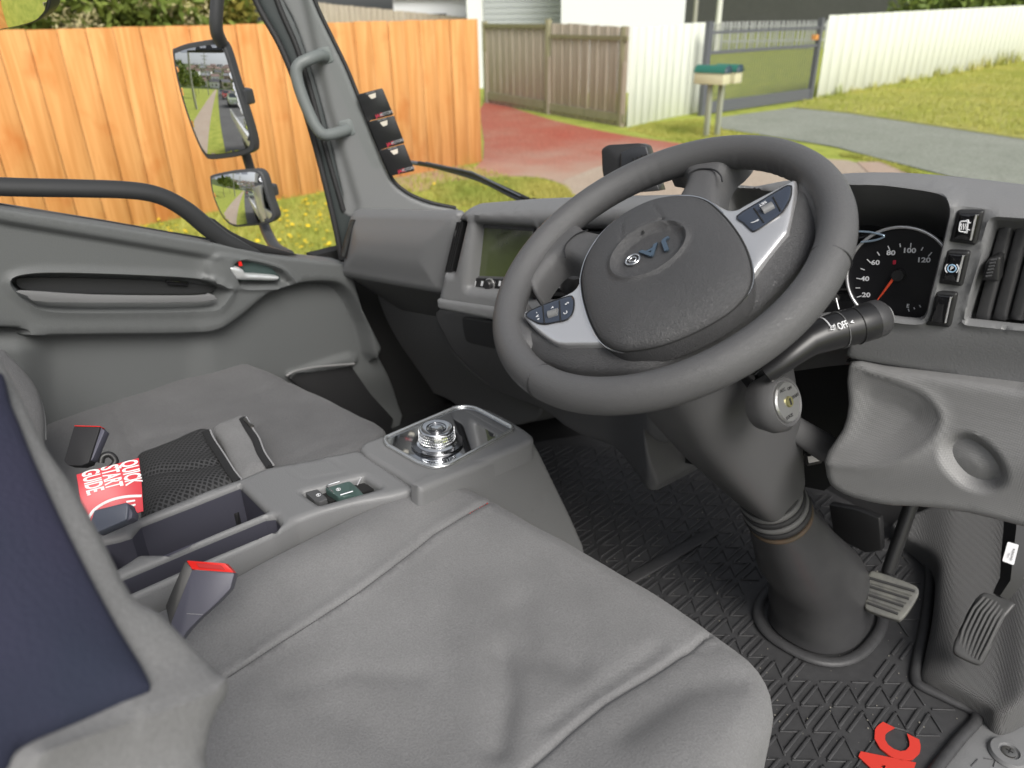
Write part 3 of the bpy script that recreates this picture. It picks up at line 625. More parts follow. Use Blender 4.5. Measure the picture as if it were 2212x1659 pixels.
# ------------------------------------------------------------------ cab shell
DX = -1.63
def dome(d, w, h): return h*np.sqrt(np.clip(1-(1-np.clip(d/w, 0, 1))**2, 0, 1))
def pdist(Q, line, closed=False): return segdist(Q, np.asarray(line, float), closed)
ZF = 1.13
fl = link_mesh('cab_floor', [(-1.75, -.4, ZF-.004), (.02, -.4, ZF-.004), (.02, 1.8, ZF-.004), (-1.75, 1.8, ZF-.004)], [(0, 1, 2, 3)], black, smooth=False); tag(fl, kind='structure')
fw_ = thing('firewall', 'dark firewall and inner side walls closing the footwell', 'firewall')
box('front_wall', (-.85, 1.78, 1.36), (1.9, .04, .50), black_m, fw_)
box('side_wall', (-1.70, 1.35, 1.40), (.04, .85, .60), black_m, fw_)
bracket = box('pedal_bracket', (-.36, 1.52, 1.50), (.10, .12, .34), black, fw_, bev=.01)
# outer skin and tray of the truck (seen in the door mirrors)
whp = mat('white truck paint', (.75, .76, .76), .25, coat=.5)
tk = thing('truck_body', 'white side of the truck cab and tray running back from the passenger door', 'truck')
box('tray_side', (-1.66, -3.3, 1.15), (.06, 5.0, .34), whp, tk, bev=.01); box('headboard', (-.9, -.75, 2.0), (1.5, .05, 1.3), black, tk, bev=.01)
box('headboard_frame', (-1.62, -.75, 2.0), (.07, .07, 1.5), whp, tk, bev=.01)
box('cab_side', (-1.735, -.15, 1.35), (.03, .75, 1.1), whp, tk, bev=.01); box('rear_wall', (-.85, -.52, 1.55), (1.72, .05, .9), plast, tk, bev=.01)
box('door_skin', (-1.735, .62, 1.28), (.03, .76, .72), whp, tk, bev=.01)
box('tray_floor', (-.85, -3.3, 1.0), (1.6, 5.0, .05), steel, tk)
lathe('rear_wheel', (-1.62, -3.6, .42), (1, 0, 0), [(0, .42), (.25, .42), (.25, .25), (.02, .2)], rubber, tk, seg=28)

# ------------------------------------------------------------------ passenger door
PDO = PX(DX)
door = thing('passenger_door', 'grey passenger door trim with storage pocket and silver handle', 'door')
arm = cr([(-260, 660), (28, 700), (60, 716), (240, 716), (400, 714), (455, 704), (505, 672), (560, 628), (620, 606), (700, 603), (738, 628), (770, 690), (800, 760), (840, 500), (600, 380), (-260, 300)], 5)
pocket = cr([(18, 604), (40, 590), (120, 586), (300, 592), (420, 600), (466, 615), (471, 625), (455, 646), (428, 657), (300, 660), (110, 658), (55, 640)], 5)
pocket_in = cr([(34, 606), (60, 600), (200, 601), (330, 606), (455, 618), (462, 625), (330, 628), (110, 622)], 4)
hcup = cr([(487, 562), (520, 556), (580, 572), (602, 590), (608, 606), (560, 609), (505, 608), (494, 590)], 5)
hbez = cr([(440, 545), (470, 540), (560, 560), (600, 578), (625, 612), (600, 618), (470, 616), (438, 600), (428, 570)], 5)
belt = np.array([(-300, 385), (0, 458), (230, 497), (460, 537), (560, 553), (725, 572)], float)
def door_h(uv, px, d):
    s = sd(px, arm); h = .048*sst(s, -12, 6)
    h += .018*sst(-sd(px, [( -400, 1500), (-400, 500), (30, 700), (75, 900), (120, 1100), (60, 1500)]), -40, 40)*0
    s2 = sd(px, pocket); h -= .012*sst(s2, -5, 5); h += .006*np.exp(-((s2+9)/6.)**2)
    h -= .045*sst(s2, -3, 8)
    s4 = sd(px, hbez); h += .006*sst(s4, -6, 6)
    s5 = sd(px, hcup); h -= .030*sst(s5, -5, 7)
    b = belt; yb = np.interp(px[:, 0], b[:, 0], b[:, 1]); h -= .014*sst(px[:, 1]-yb, 8, 22)*sst(-px[:, 0], -470, -400)
    low = cr([(620, 808), (640, 800), (752, 765), (758, 790), (640, 812)], 3); s6 = sd(px, low); h += .012*sst(s6, -6, 6)
    # rear upright of the trim and speaker swell
    h += .03*sst(-(px[:, 0]+.0*px[:, 1]-70), -60, 40)*sst(px[:, 1], 690, 760)
    h -= .03*sst(px[:, 1], 800, 900)*sst(px[:, 0], 560, 640)
    return h
dp = relief('trim_panel', [(-260, 375), (0, 443), (230, 480), (460, 520), (560, 543), (640, 553), (733, 563), (762, 660), (792, 720), (860, 850), (884, 905), (868, 965), (800, 1000), (500, 1120), (-260, 1160)], PDO, plast_door, h=door_h, step=.0075, r=.006, depth=.08, parent=door, feats=[([(x, y+15) for x, y in belt[:4]], [-.012, -.007, -.002, .003, .008, .013], False), (arm[3:60], [-.014, -.010, -.006, -.002, .003, .008], False), (pocket, [-.010, -.006, -.002, .002, .006], True), (hbez, [-.006, -.002, .003, .007], True), (hcup, [-.005, -.001, .003, .006], True)])
sill_t = [( -300, 366), (0, 446), (230, 483), (462, 522), (640, 556), (730, 566)]
tube('window_seal', [PDO.at(*p, -.01) for p in cr(sill_t, 5, False)], .006, black, door, sides=8)
bar = cr([(-260, 402), (-60, 402), (60, 405), (170, 407), (280, 411), (345, 423), (400, 452), (455, 497), (500, 527), (560, 548)], 6, False)
pb_ = [PDO.at(*p, .03) for p in bar]
tube('grab_bar', pb_, np.interp(np.linspace(0, 1, len(bar)), [0, .55, .75, .9, 1], [.017, .018, .020, .019, .006]), mat('black grab bar', (.030, .031, .032), .45, bump=('noise', 700, .2, .0005)), door, flat=((.6, -.1, .4), .75), sides=20)
slab('corner_gusset', cr([(455, 470), (500, 500), (560, 527), (645, 551), (560, 545), (470, 524)], 3), Pl(PDO.o+np.array([.02, 0, 0]), PDO.n), black, t=.02, bev=.003, parent=door)
slab('corner_cover', rc([(613, 556), (690, 566), (688, 580), (672, 585), (626, 578)], 6), Pl(PDO.o+np.array([.022, 0, 0]), PDO.n), plast, t=.01, bev=.002, parent=door)
hc = slab('handle_recess', cr([(490, 565), (520, 560), (578, 575), (598, 592), (603, 604), (560, 607), (508, 605), (496, 588)], 4), Pl(PDO.o+np.array([.034, 0, 0]), PDO.n), mat('teal grey recess', (.05, .075, .072), .4), t=.004, bev=.0, parent=door)
HP = Pl(PDO.o+np.array([.050, 0, 0]), PDO.n)
hd_ = relief('door_handle', cr([(494, 577), (512, 576), (524, 582), (532, 590), (560, 592), (598, 596), (601, 602), (590, 606), (545, 605), (515, 604), (505, 597)], 5), HP, mat('silver handle', (.82, .84, .84), .3, metal=.6), h=lambda uv, px, d: dome(d, .012, .008), step=.003, r=.003, depth=.008, parent=door)
slab('lock_mark', [(513, 556), (519, 557), (524, 574), (517, 575)], HP, red, t=.003, bev=0, parent=door)
slab('pocket_shade', cr([(36, 607), (60, 600), (200, 601), (330, 606), (455, 618), (462, 625), (430, 634), (200, 634), (60, 626)], 4), Pl(PDO.o+np.array([.010, 0, 0]), PDO.n), mat('pocket shade', (.022, .023, .024), .6), t=.004, bev=.0, parent=door)  # dark slab added inside the pocket, shade of the recess painted as colour
slab('pocket_shelf', cr([(45, 628), (200, 637), (420, 639), (452, 634), (440, 652), (110, 653), (60, 640)], 3), Pl(PDO.o+np.array([.052, 0, 0]), PDO.n), plast, t=.006, bev=.001, parent=door)
slab('window_switch', rc([(358, 605), (408, 609), (406, 618), (362, 615)], 3), Pl(PDO.o+np.array([.02, 0, 0]), PDO.n), gloss, t=.006, bev=.001, parent=door)
tube('pocket_rim', [PDO.at(*p, .03) for p in cr([(618, 812), (640, 801), (690, 792), (765, 786)], 4, False)], .0035, plast_lt, door, sides=8)
dkp = slab('lower_pocket', [(625, 818), (640, 806), (760, 792), (800, 850), (850, 905), (842, 950), (760, 960), (700, 880)], Pl(PDO.o+np.array([.012, 0, 0]), PDO.n), black, t=.01, bev=.002, parent=door)

# ------------------------------------------------------------------ A pillar with grab handle
PA = Pl((-1.60, 1.00, 1.83), (.80, -.60, .10))
pil = thing('door_pillar', 'grey trimmed windscreen pillar on the passenger side', 'pillar')
def pil_h(uv, px, d):
    yy = px[:, 1]; x1 = np.interp(yy, [-150, 0, 230, 440], [600, 650, 702, 764])
    t = (px[:, 0]-x1); return .012*sst(t, 0, 18) - .03*sst(t, 60, 130)*sst(-yy, -380, -200)*.3
relief('pillar_trim', cr([(500, -150), (620, -150), (675, 0), (712, 80), (748, 155), (790, 262), (815, 325), (832, 366), (848, 396), (880, 422), (925, 441), (990, 455), (960, 475), (756, 470), (740, 420), (700, 250), (655, 100), (610, 0)], 3), PA, pillar_m, h=pil_h, step=.008, r=.006, depth=.05, parent=pil)
PB = Pl(PA.o+PA.n*-.012, PA.n)
relief('door_frame', cr([(440, -150), (500, -150), (548, 0), (600, 96), (640, 200), (680, 330), (715, 470), (738, 565), (734, 572), (768, 470), (742, 400), (704, 240), (660, 90), (620, 0), (560, -150)], 3), PB, mat('dark green grey frame', (.035, .042, .042), .35), h=lambda uv, px, d: dome(d, .02, .01), step=.008, r=.004, depth=.05, parent=pil)
for k, (ln, rad) in enumerate([([(505, -140), (552, 0), (606, 100), (650, 212), (688, 340), (722, 480), (738, 560)], .007), ([(560, -140), (598, 0), (640, 100), (672, 200), (706, 330), (742, 455)], .006)]):
    tube('rubber_seal', [PB.at(*p, .014) for p in cr(ln, 5, False)], rad, rubber, pil, sides=10)
tube('windscreen_seal', [PA.at(*p, .002) for p in cr([(633, -140), (680, 0), (717, 80), (753, 155), (795, 262), (822, 328), (838, 366), (853, 394), (885, 419), (930, 437), (985, 449)], 5, False)], .0045, rubber, pil, sides=8)
gl = mat('grey grab handle', (.15, .165, .162), .5, bump=('noise', 900, .2, .0005))
hp = [(702, 122, .012), (690, 120, .03), (668, 128, .052), (646, 140, .060), (640, 160, .062), (650, 200, .062), (668, 245, .062), (684, 276, .062), (700, 291, .058), (725, 288, .040), (750, 280, .012)]
pp = cr([PA.at(x, y, h) for x, y, h in hp], 5, False)
tube('grab_handle', pp, .0135, gl, pil, sides=16)
for (x, y, dx, dy) in ((697, 122, 14, 34), (744, 279, 14, 34)):
    slab('handle_mount', rc([(x-16, y-17), (x+14, y-24), (x+26, y+12), (x-4, y+20)], 8), Pl(PA.o+PA.n*.014, PA.n), gl, t=.012, bev=.003, parent=pil)

# three hanging cards at the pillar edge
cardm = mat('black card', (.012, .012, .013), .35); tabm = mat('pale card tab', (.62, .56, .48), .6); crimson = mat('crimson print', (.5, .02, .05), .5); greyp = mat('grey print', (.35, .35, .36), .5)
PC = Pl(PA.o+PA.n*.03, PA.n)
for k, (q, lbw) in enumerate([([(769, 205), (826, 190), (850, 248), (795, 262)], 'topmost'), ([(795, 263), (851, 249), (874, 309), (819, 324)], 'middle'), ([(818, 325), (873, 311), (896, 369), (845, 380)], 'lowest')]):
    c = slab('hanging_card', rc(q, 4), PC, cardm, t=.003, bev=.0006); tag(c, f'{lbw} of the three black cards with pale tabs at the pillar edge', 'card', 'black cards at the pillar')
    a, b, c2, d_ = [np.array(v, float) for v in q]
    f = lambda u, v: tuple(a*(1-u)*(1-v)+b*u*(1-v)+c2*u*v+d_*(1-u)*v)
    slab('card_tab', [f(.40, .12), f(.70, .10), f(.64, .26), f(.47, .28)], Pl(PC.o+PC.n*.0015, PC.n), tabm, t=.001, bev=0, parent=c)
    text('lettering', 'JAC', PC, f(.48, .90), f(.66, .89), .0075, crimson, c, h=.0012, bold=.0002)
    text('lettering', 'MOTORS', PC, f(.77, .89), f(.95, .88), .0068, greyp, c, h=.0012, bold=.0001, xs=.8)
    text('small_print', 'MOTORS', PC, f(.52, .05), f(.75, .04), .0035, greyp, c, h=.0012)

# ------------------------------------------------------------------ door mirrors on their arms
mirror_m = mat('mirror silver', (.92, .93, .93), .015, metal=1.0)
mframe = mat('mirror housing', (.055, .057, .06), .45, bump=('noise', 600, .2, .0006))
def mirror(root, outline, cpx, dist, dr, R, inset=.86, grow=1.10, part='mirror_head', back=None):
    """convex mirror: its normal halves the angle between the eye's sight line and the street behind"""
    di = ray(*cpx); n = nrm(nrm(dr)-di); P = Pl(CAM+di*dist, n); c = P.puv(*cpx)
    o = cr(outline, 4)
    sag = lambda uv: -(((uv-c)**2).sum(1))/(2*R)
    hsg = relief(part, o, P, mframe, h=lambda uv, px, d: sag(uv)-.001, step=.008, r=.003, depth=.024, parent=root)
    ctr = np.mean(o, 0); inn = ctr+(o-ctr)*inset
    gi = np.array([P.puv(*q) for q in inn]); 
    gl_ = relief('mirror_glass', gi, P, mirror_m, h=lambda uv, px, d: sag(uv)+.001, step=.006, r=0, depth=.001, parent=hsg, uvmode=True)
    for p in gl_.data.polygons: p.use_smooth = True
    return P, hsg
ma = thing('door_mirror', 'passenger door mirror arm with a tall mirror and a squarish wide angle mirror below', 'mirror')
mp, _ = mirror(ma, [(366, 112), (372, 104), (400, 94), (455, 85), (472, 88), (484, 105), (500, 150), (525, 230), (540, 285), (544, 318), (535, 332), (500, 341), (450, 346), (436, 338), (422, 310), (398, 240), (378, 170)], (455, 215), 2.25, (-.06, -1, -.062), 1.15, inset=.91)
mp2, _ = mirror(ma, [(446, 388), (450, 380), (490, 371), (540, 367), (556, 372), (566, 388), (578, 430), (588, 462), (586, 476), (570, 486), (530, 490), (500, 491), (478, 475), (460, 440), (450, 410)], (516, 430), 2.2, (-.12, -1, -.12), .42, inset=.91)
V_ = lambda px, py, x: PX(x).at(px, py)
tube('mirror_arm', cr([V_(475, -90, -1.98), V_(470, -10, -1.99), V_(467, 60, -2.0), V_(478, 92, -2.02)], 5, False), .0165, mframe, ma, sides=12)
tube('mirror_arm', cr([V_(520, 300, -2.06), V_(535, 345, -2.05), V_(546, 385, -2.06)], 5, False), .013, mframe, ma, sides=12)
tube('mirror_arm', cr([V_(568, 478, -2.02), V_(578, 505, -1.95), V_(596, 535, -1.86), V_(625, 552, -1.74)], 5, False), .015, mframe, ma, sides=12)
for (x, y, s) in ((520, 210, 20), (577, 415, 15)):
    o = slab('mirror_clamp', rc([(x-s*.6, y-s), (x+s*.4, y-s*.8), (x+s*.75, y+s*.8), (x-s*.1, y+s)], 5), Pl(mp.o-mp.n*.02+np.array([0, .0, 0]), mp.n), mframe, t=.04, bev=.006, parent=ma)
m3 = thing('wing_mirror', 'rounded corner of another outside mirror at the top left', 'mirror')
mirror(m3, [(-120, -70), (70, -70), (98, -20), (99, 18), (90, 36), (70, 50), (0, 68), (-120, 90)], (30, 10), 2.0, (-.9, -.7, -.35), .8, inset=.93)

# ------------------------------------------------------------------ windscreen and wiper
glass = bpy.data.materials.new('windscreen glass'); glass.use_nodes = True; t = glass.node_tree; t.nodes.clear()
o_ = t.nodes.new('ShaderNodeOutputMaterial'); mx = t.nodes.new('ShaderNodeMixShader'); tr_ = t.nodes.new('ShaderNodeBsdfTransparent'); gs = t.nodes.new('ShaderNodeBsdfGlossy'); gs.inputs['Roughness'].default_value = .02; tr_.inputs[0].default_value = (.97, .985, .975, 1)
mx.inputs[0].default_value = .02; t.links.new(tr_.outputs[0], mx.inputs[1]); t.links.new(gs.outputs[0], mx.inputs[2]); t.links.new(mx.outputs[0], o_.inputs[0])
ws = thing('windscreen', 'clear truck windscreen between the pillars above the dashboard', 'windscreen')
base = cr([(-1.56, 1.09, 1.80), (-1.45, 1.22, 1.80), (-1.2, 1.33, 1.82), (-.7, 1.38, 1.84), (-.2, 1.38, 1.86), (.25, 1.30, 1.88)], 4, False); n = len(base)
V = list(base)+[b+np.array([0.0, -.28, .75]) for b in base]
link_mesh('pane', V, [(i, i+1, n+i+1, n+i) for i in range(n-1)], glass, ws)
wp = thing('windscreen_wiper', 'grey wiper blade and arm lying low outside the windscreen', 'wiper')
WPp = PY(1.50, lean=15); wm = mat('wiper grey', (.12, .13, .15), .4)
tube('wiper_arm', [WPp.at(*p) for p in cr([(888, 351), (930, 358), (980, 371), (1040, 390), (1100, 420), (1136, 436)], 4, False)], .0065, wm, wp, sides=8)
tube('wiper_blade', [WPp.at(*p, .01) for p in cr([(905, 352), (960, 363), (1015, 374), (1070, 398), (1142, 431)], 4, False)], .006, black, wp, sides=8)
tube('wiper_blade_rail', [WPp.at(*p, .014) for p in [(920, 351), (1020, 372), (1125, 424)]], .003, wm, wp, sides=6)
slab('wiper_joint', rc([(985, 366), (1010, 371), (1030, 382), (1000, 380)], 4), WPp, wm, t=.02, bev=.002, parent=wp)
# dash camera
dc = thing('dash_camera', 'black boxy dash camera with ribs standing on the dashboard behind the wheel', 'camera')
DC = PD(1345, 352, 1.45, (.35, -.9, .15))
slab('camera_body', rc([(1298, 322), (1312, 313), (1380, 309), (1394, 314), (1404, 350), (1410, 408), (1312, 425), (1300, 370)], 6), DC, black, t=.05, bev=.006, parent=dc)
slab('camera_face', rc([(1340, 330), (1368, 318), (1396, 316), (1406, 350), (1360, 372), (1340, 368)], 4), Pl(DC.o+DC.n*.006, DC.n), mat('satin black camera', (.03, .032, .036), .3), t=.006, bev=.002, parent=dc)
for k in range(4): slab('camera_rib', [(1366+k*9, 342-k*3), (1370+k*9, 341-k*3), (1376+k*9, 364-k*4), (1372+k*9, 366-k*4)], Pl(DC.o+DC.n*.008, DC.n), black_m, t=.003, bev=0, parent=dc)
slab('camera_foot', [(1330, 400), (1420, 396), (1425, 412), (1330, 420)], DC, black, t=.05, bev=.002, parent=dc)
# ------------------------------------------------------------------ dashboard
dash = thing('dashboard', 'long grey truck dashboard with screen, vents and round speedometer', 'dashboard')
SK = (0, .20, -.16)
PL_ = PY(.97, lean=6)      # passenger side upper face
relief('passenger_panel', rc([(757, 452), (990, 455), (985, 500), (943, 641), (840, 622), (727, 600), (733, 560), (748, 475)], 14), PL_, plast, h=lambda uv, px, d: .012*sst(d, 0, .08)-.01*sst(px[:, 1], 480, 640), step=.008, r=.018, depth=.1, parent=dash, back=(0, .16, -.14))
sv = slab('side_vent', rc([(757, 474), (766, 474), (745, 559), (732, 560)], 3), Pl(PL_.o+PL_.n*.006, PL_.n), black, t=.004, bev=.001, parent=dash)
relief('vent_slats', [(756, 478), (763, 478), (744, 554), (736, 555)], Pl(PL_.o+PL_.n*.008, PL_.n), mat('vent mesh', (.05, .055, .055), .5, bump=('weave', 200, .8, .002)), step=.006, r=.001, depth=.002, parent=sv)
PLL = PY(.99, lean=-14)
relief('glovebox_panel', cr([(727, 606), (840, 629), (945, 648), (947, 700), (965, 780), (1020, 862), (1110, 905), (1110, 950), (1000, 960), (930, 900), (884, 870), (850, 815), (800, 735), (745, 670), (728, 640)], 3), PLL, mat('glovebox plastic', (.20, .202, .205), .5, bump=('noise', 900, .25, .0006)), h=lambda uv, px, d: -.09*sst(px[:, 1], 640, 940)**1.3, step=.01, r=.01, depth=.1, parent=dash, back=(0, .2, -.05))
# centre stack, turned a little towards the driver
PS = PY(.955, x0=-1.0, yaw=4, lean=5)
scr_hole = rc([(1022, 482), (1152, 492), (1118, 632), (1008, 622)], 5)
v1_hole = rc([(984, 478), (1003, 479), (977, 590), (958, 589)], 3)
v2_hole = rc([(1160, 492), (1330, 492), (1300, 560), (1275, 650), (1130, 650), (1140, 560)], 5)
def cs_h(uv, px, d):
    yy = np.interp(px[:, 0], [960, 1100, 1300, 1500, 1560], [462, 458, 452, 446, 444]); h = -.035*sst(-(px[:, 1]-yy), -6, 26)
    return h
relief('centre_panel', rc([(1000, 444), (1130, 434), (1290, 429), (1560, 424), (1560, 690), (1400, 720), (1240, 712), (1100, 692), (941, 656), (944, 640), (978, 490)], 10), PS, plast, h=cs_h, step=.008, r=.016, depth=.1, parent=dash, holes=[scr_hole, v1_hole, v2_hole], back=(0, .2, -.10))
lowlip = relief('centre_lip', rc([(941, 645), (1240, 690), (1400, 705), (1400, 730), (1240, 722), (1110, 702), (944, 668)], 6), Pl(PS.o+PS.n*.006, PS.n), plast, h=None, step=.008, r=.007, depth=.05, parent=dash)
PSB = Pl(PS.o-PS.n*.028, PS.n)
slab('stack_backing', [(950, 470), (1345, 480), (1310, 670), (950, 640)], Pl(PS.o-PS.n*.045, PS.n), black_m, t=.01, bev=0, parent=dash)
relief('screen_bezel', rc([(1018, 480), (1156, 490), (1122, 636), (1005, 624)], 3), PSB, plast_d, step=.01, r=.003, depth=.01, parent=dash, holes=[rc([(1034, 492), (1150, 500), (1121, 600), (1016, 596)], 3)])
scm = mat('screen glass', (.03, .035, .02), .06, spec=.9, coat=1.0, var=(7, .2, (.10, .125, .045)))
slab('display', [(1030, 489), (1153, 497), (1120, 603), (1012, 600)], Pl(PS.o-PS.n*.032, PS.n), scm, t=.003, bev=0, parent=dash)
rad = slab('radio_buttons', [(1012, 600), (1122, 606), (1116, 632), (1006, 620)], Pl(PS.o-PS.n*.024, PS.n), gloss, t=.01, bev=.001, parent=dash)
PR = Pl(PS.o-PS.n*.023, PS.n)
for x in (1024, 1040, 1078, 1094, 1104): slab('button_mark', [(x, 607), (x+4, 607.5), (x+2, 618), (x-2, 617.5)], PR, white_ink, t=.001, bev=0, parent=rad)
o = PR.at(1059, 614); lathe('radio_knob', o, PR.n, [(0, .011), (.010, .010), (.012, .008)], black, rad, seg=24); lathe('knob_ring', o, PR.n, [(0, .0125), (.003, .0125), (.003, .0115)], satin, rad, seg=24)
for k in range(4):
    x = 986+k*4.2; slab('vent_slat', [(x, 480), (x+1.6, 480), (x-24.5, 588), (x-26, 588)], Pl(PS.o-PS.n*.008, PS.n), black, t=.02, bev=0, parent=dash)
PV = Pl(PS.o-PS.n*.02, PS.n)
slab('vent_louvre', [(1165, 500), (1325, 500), (1322, 508), (1163, 508)], PV, black, t=.02, bev=.001, parent=dash)
slab('vent_louvre', [(1160, 522), (1325, 522), (1322, 532), (1158, 532)], PV, black, t=.02, bev=.001, parent=dash)
slab('climate_shelf', [(1150, 552), (1290, 556), (1286, 566), (1148, 562)], PV, plast_d, t=.02, bev=.001, parent=dash)
# climate panel seen through the wheel
cl = slab('climate_panel', rc([(1120, 572), (1200, 566), (1262, 572), (1256, 640), (1180, 640), (1118, 626)], 6), Pl(PS.o-PS.n*.012, PS.n), gloss, t=.012, bev=.002, parent=dash)
PCm = Pl(PS.o-PS.n*.011, PS.n)
lathe('climate_dial', PCm.at(1161, 605), PCm.n, [(0, .021), (.018, .019), (.020, .016)], black, cl, seg=32); lathe('dial_ring', PCm.at(1161, 605), PCm.n, [(0, .024), (.006, .0235), (.006, .0215)], chrome, cl, seg=32)
for (x, y) in ((1190, 597), (1206, 600), (1186, 617), (1204, 619), (1222, 622)): slab('button_mark', [(x, y-3), (x+6, y-2.5), (x+5, y+3), (x-1, y+2.5)], PCm, greyp, t=.001, bev=0, parent=cl)
for x in (1197, 1193): slab('button_mark', [(x, 590 if x == 1197 else 611), (x+2, 590 if x == 1197 else 611), (x, 606 if x == 1197 else 628), (x-2, 606 if x == 1197 else 628)], PCm, white_ink, t=.001, bev=0, parent=cl)
tube('trim_line', [PCm.at(*p, .002) for p in cr([(1182, 588), (1190, 583), (1205, 583), (1222, 586)], 3, False)], .0012, chrome, cl, sides=6)
# column stalk on the far side
lathe('far_stalk_knob', PS.at(1238, 596, .07), nrm(FW*-1+UP*.5), [(-.03, .020), (.01, .020), (.014, .017)], black, dash, seg=24)
# panel below the centre stack
PLC = PY(.96, lean=-12)
relief('lower_centre_panel', cr([(948, 668), (1110, 704), (1240, 724), (1420, 740), (1500, 780), (1500, 900), (1440, 960), (1400, 930), (1392, 950), (1424, 1038), (1420, 1052), (1400, 1054), (1200, 985), (1120, 925), (1040, 880), (985, 800), (955, 720)], 3), PLC, mat('lower dash plastic', (.17, .17, .173), .5, bump=('noise', 900, .25, .0006)), h=lambda uv, px, d: -.09*sst(px[:, 1], 700, 960)*sst(-px[:, 0], -1420, -1250)+.01*np.exp(-((px[:, 0]-1405)/20.)**2), step=.01, r=.008, depth=.1, parent=dash, back=(0, .15, -.02))
tr2 = relief('drawer', rc([(996, 684), (1060, 694), (1120, 712), (1120, 772), (1060, 760), (1002, 742)], 10), Pl(PLC.o+PLC.n*.004, PLC.n), plast_d, h=lambda uv, px, d: -.09*sst(px[:, 1], 700, 960), step=.008, r=.004, depth=.012, parent=dash)
slab('lower_slot', rc([(1180, 775), (1215, 782), (1210, 790), (1178, 784)], 2), PLC, black_m, t=.004, bev=0, parent=dash)
# driver side: hood, instrument opening, switches and vent
PI = PY(.93, x0=-.3, yaw=6, lean=0)
chole = cr([(1545, 433), (1640, 424), (1740, 414), (1856, 408), (1960, 416), (2020, 424), (2044, 436), (2050, 456), (2044, 490), (2028, 560), (2008, 640), (1996, 682), (1960, 686), (1830, 672), (1700, 690), (1600, 705), (1548, 660), (1540, 540)], 3)
vhole = rc([(2148, 478), (2330, 490), (2330, 712), (2200, 702), (2088, 690), (2092, 660)], 6)
def ih(uv, px, d):
    yy = np.interp(px[:, 0], [1540, 1700, 1850, 2000, 2212, 2400], [425, 400, 388, 395, 420, 440]); a = px[:, 1]-yy
    h = -.05*sst(-a, -46, 0)**1.5
    s = sd(px, rc([(2138, 466), (2345, 480), (2345, 722), (2080, 700)], 8)); h += .004*np.exp(-(s/4.)**2)
    h -= .02*sst(px[:, 1], 700, 860)
    h += .008*np.exp(-((sd(px, chole)+8)/9.)**2)
    return h
relief('instrument_surround', cr([(1500, 440), (1600, 416), (1700, 400), (1780, 391), (1856, 388), (1950, 391), (2050, 400), (2212, 420), (2400, 446), (2420, 470), (2420, 880), (2330, 876), (2205, 860), (2000, 815), (1834, 783), (1826, 760), (1822, 706), (1700, 716), (1560, 740), (1500, 720)], 2), PI, plast, h=ih, step=.0075, r=.006, depth=.1, parent=dash, holes=[chole, vhole], back=(0, .16, -.11))
# dark hood cavity
cav = []
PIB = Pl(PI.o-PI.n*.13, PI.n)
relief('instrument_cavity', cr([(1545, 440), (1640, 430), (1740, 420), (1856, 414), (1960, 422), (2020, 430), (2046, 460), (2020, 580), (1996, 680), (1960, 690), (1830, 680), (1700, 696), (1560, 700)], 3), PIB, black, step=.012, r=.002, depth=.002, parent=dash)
PG = Pl(PI.o-PI.n*.05, nrm(PI.n+np.array([0, 0, .12])))
clu = relief('instrument_cluster', cr([(1660, 560), (1740, 520), (1846, 510), (1880, 503), (1955, 500), (2010, 522), (2042, 560), (2020, 640), (2000, 690), (1940, 696), (1830, 700), (1700, 720)], 3), Pl(PG.o-PG.n*.012, PG.n), gloss, step=.012, r=.004, depth=.01, parent=dash)
gc = PG.at(1938, 597); grad = .060
gau = lathe('speedometer', gc-PG.n*.010, PG.n, [(0, grad), (.004, grad)], mat('dial face', (.012, .012, .014), .35), clu, seg=64)
def ring(name, c, n, R, r, m, parent, seg=72, up=(0, 0, 1)):
    n = nrm(n); a = nrm(np.cross(up, n)); b = np.cross(n, a)
    return tube(name, [c+(a*math.cos(6.28318*k/seg)+b*math.sin(6.28318*k/seg))*R for k in range(seg)], r, m, parent, sides=8, closed=True)
ring('dial_ring', gc-PG.n*.003, PG.n, grad+.001, .0022, satin, clu)
_a = nrm(PG.at(1928, 597)-PG.at(1948, 597)); _b = nrm(np.cross(PG.n, _a)); _b = _b if _b[2] > 0 else -_b
def dpt(px, py): return PG.at(px, py, -.004)
ticks = MB(); PGt = Pl(PG.o-PG.n*.0045, PG.n)
for (x, y, s) in (('20', 1871, 637.5), ('40', 1868.5, 602.5), ('60', 1891, 567.5), ('80', 1924.5, 546.5), ('100', 1964, 541.5), ('120', 1995, 562)): text('numeral', x, PGt, (y, s), (y+10, s+.2), .0058, white_ink, clu, bold=.00025, xs=1.25)
for (x0, y0, x1, y1) in ((1851, 642, 1861, 639), (1848, 622, 1858, 622), (1850, 601, 1861, 603), (1859, 580, 1868, 583), (1873, 560, 1881, 568), (1895, 544, 1900, 552), (1918, 531, 1922, 540), (1944, 526, 1945, 534), (1968, 525, 1967, 535), (1994, 534, 1990, 541), (2013, 545, 2005, 554)):
    a, b = PGt.at(x0, y0), PGt.at(x1, y1); c = (a+b)/2; L = np.linalg.norm(b-a); x = (b-a)/L; ticks.box(c, (L, .0012, .0006), (x, np.cross(PG.n, x), PG.n))
ticks.build('tick_marks', white_ink, clu)
text('symbol', 'E', PGt, (1961, 661), (1970, 662), .0045, white_ink, clu, bold=.0002)
fm = MB()
for (x0, y0, x1, y1) in ((1962, 667, 1964, 673), (1974, 664, 1976, 668), (1986, 659, 1989, 664)):
    a, b = PGt.at(x0, y0), PGt.at(x1, y1); c = (a+b)/2; L = np.linalg.norm(b-a); x = (b-a)/L; fm.box(c, (L, .0012, .0006), (x, np.cross(PG.n, x), PG.n))
fm.build('fuel_marks', white_ink, clu)
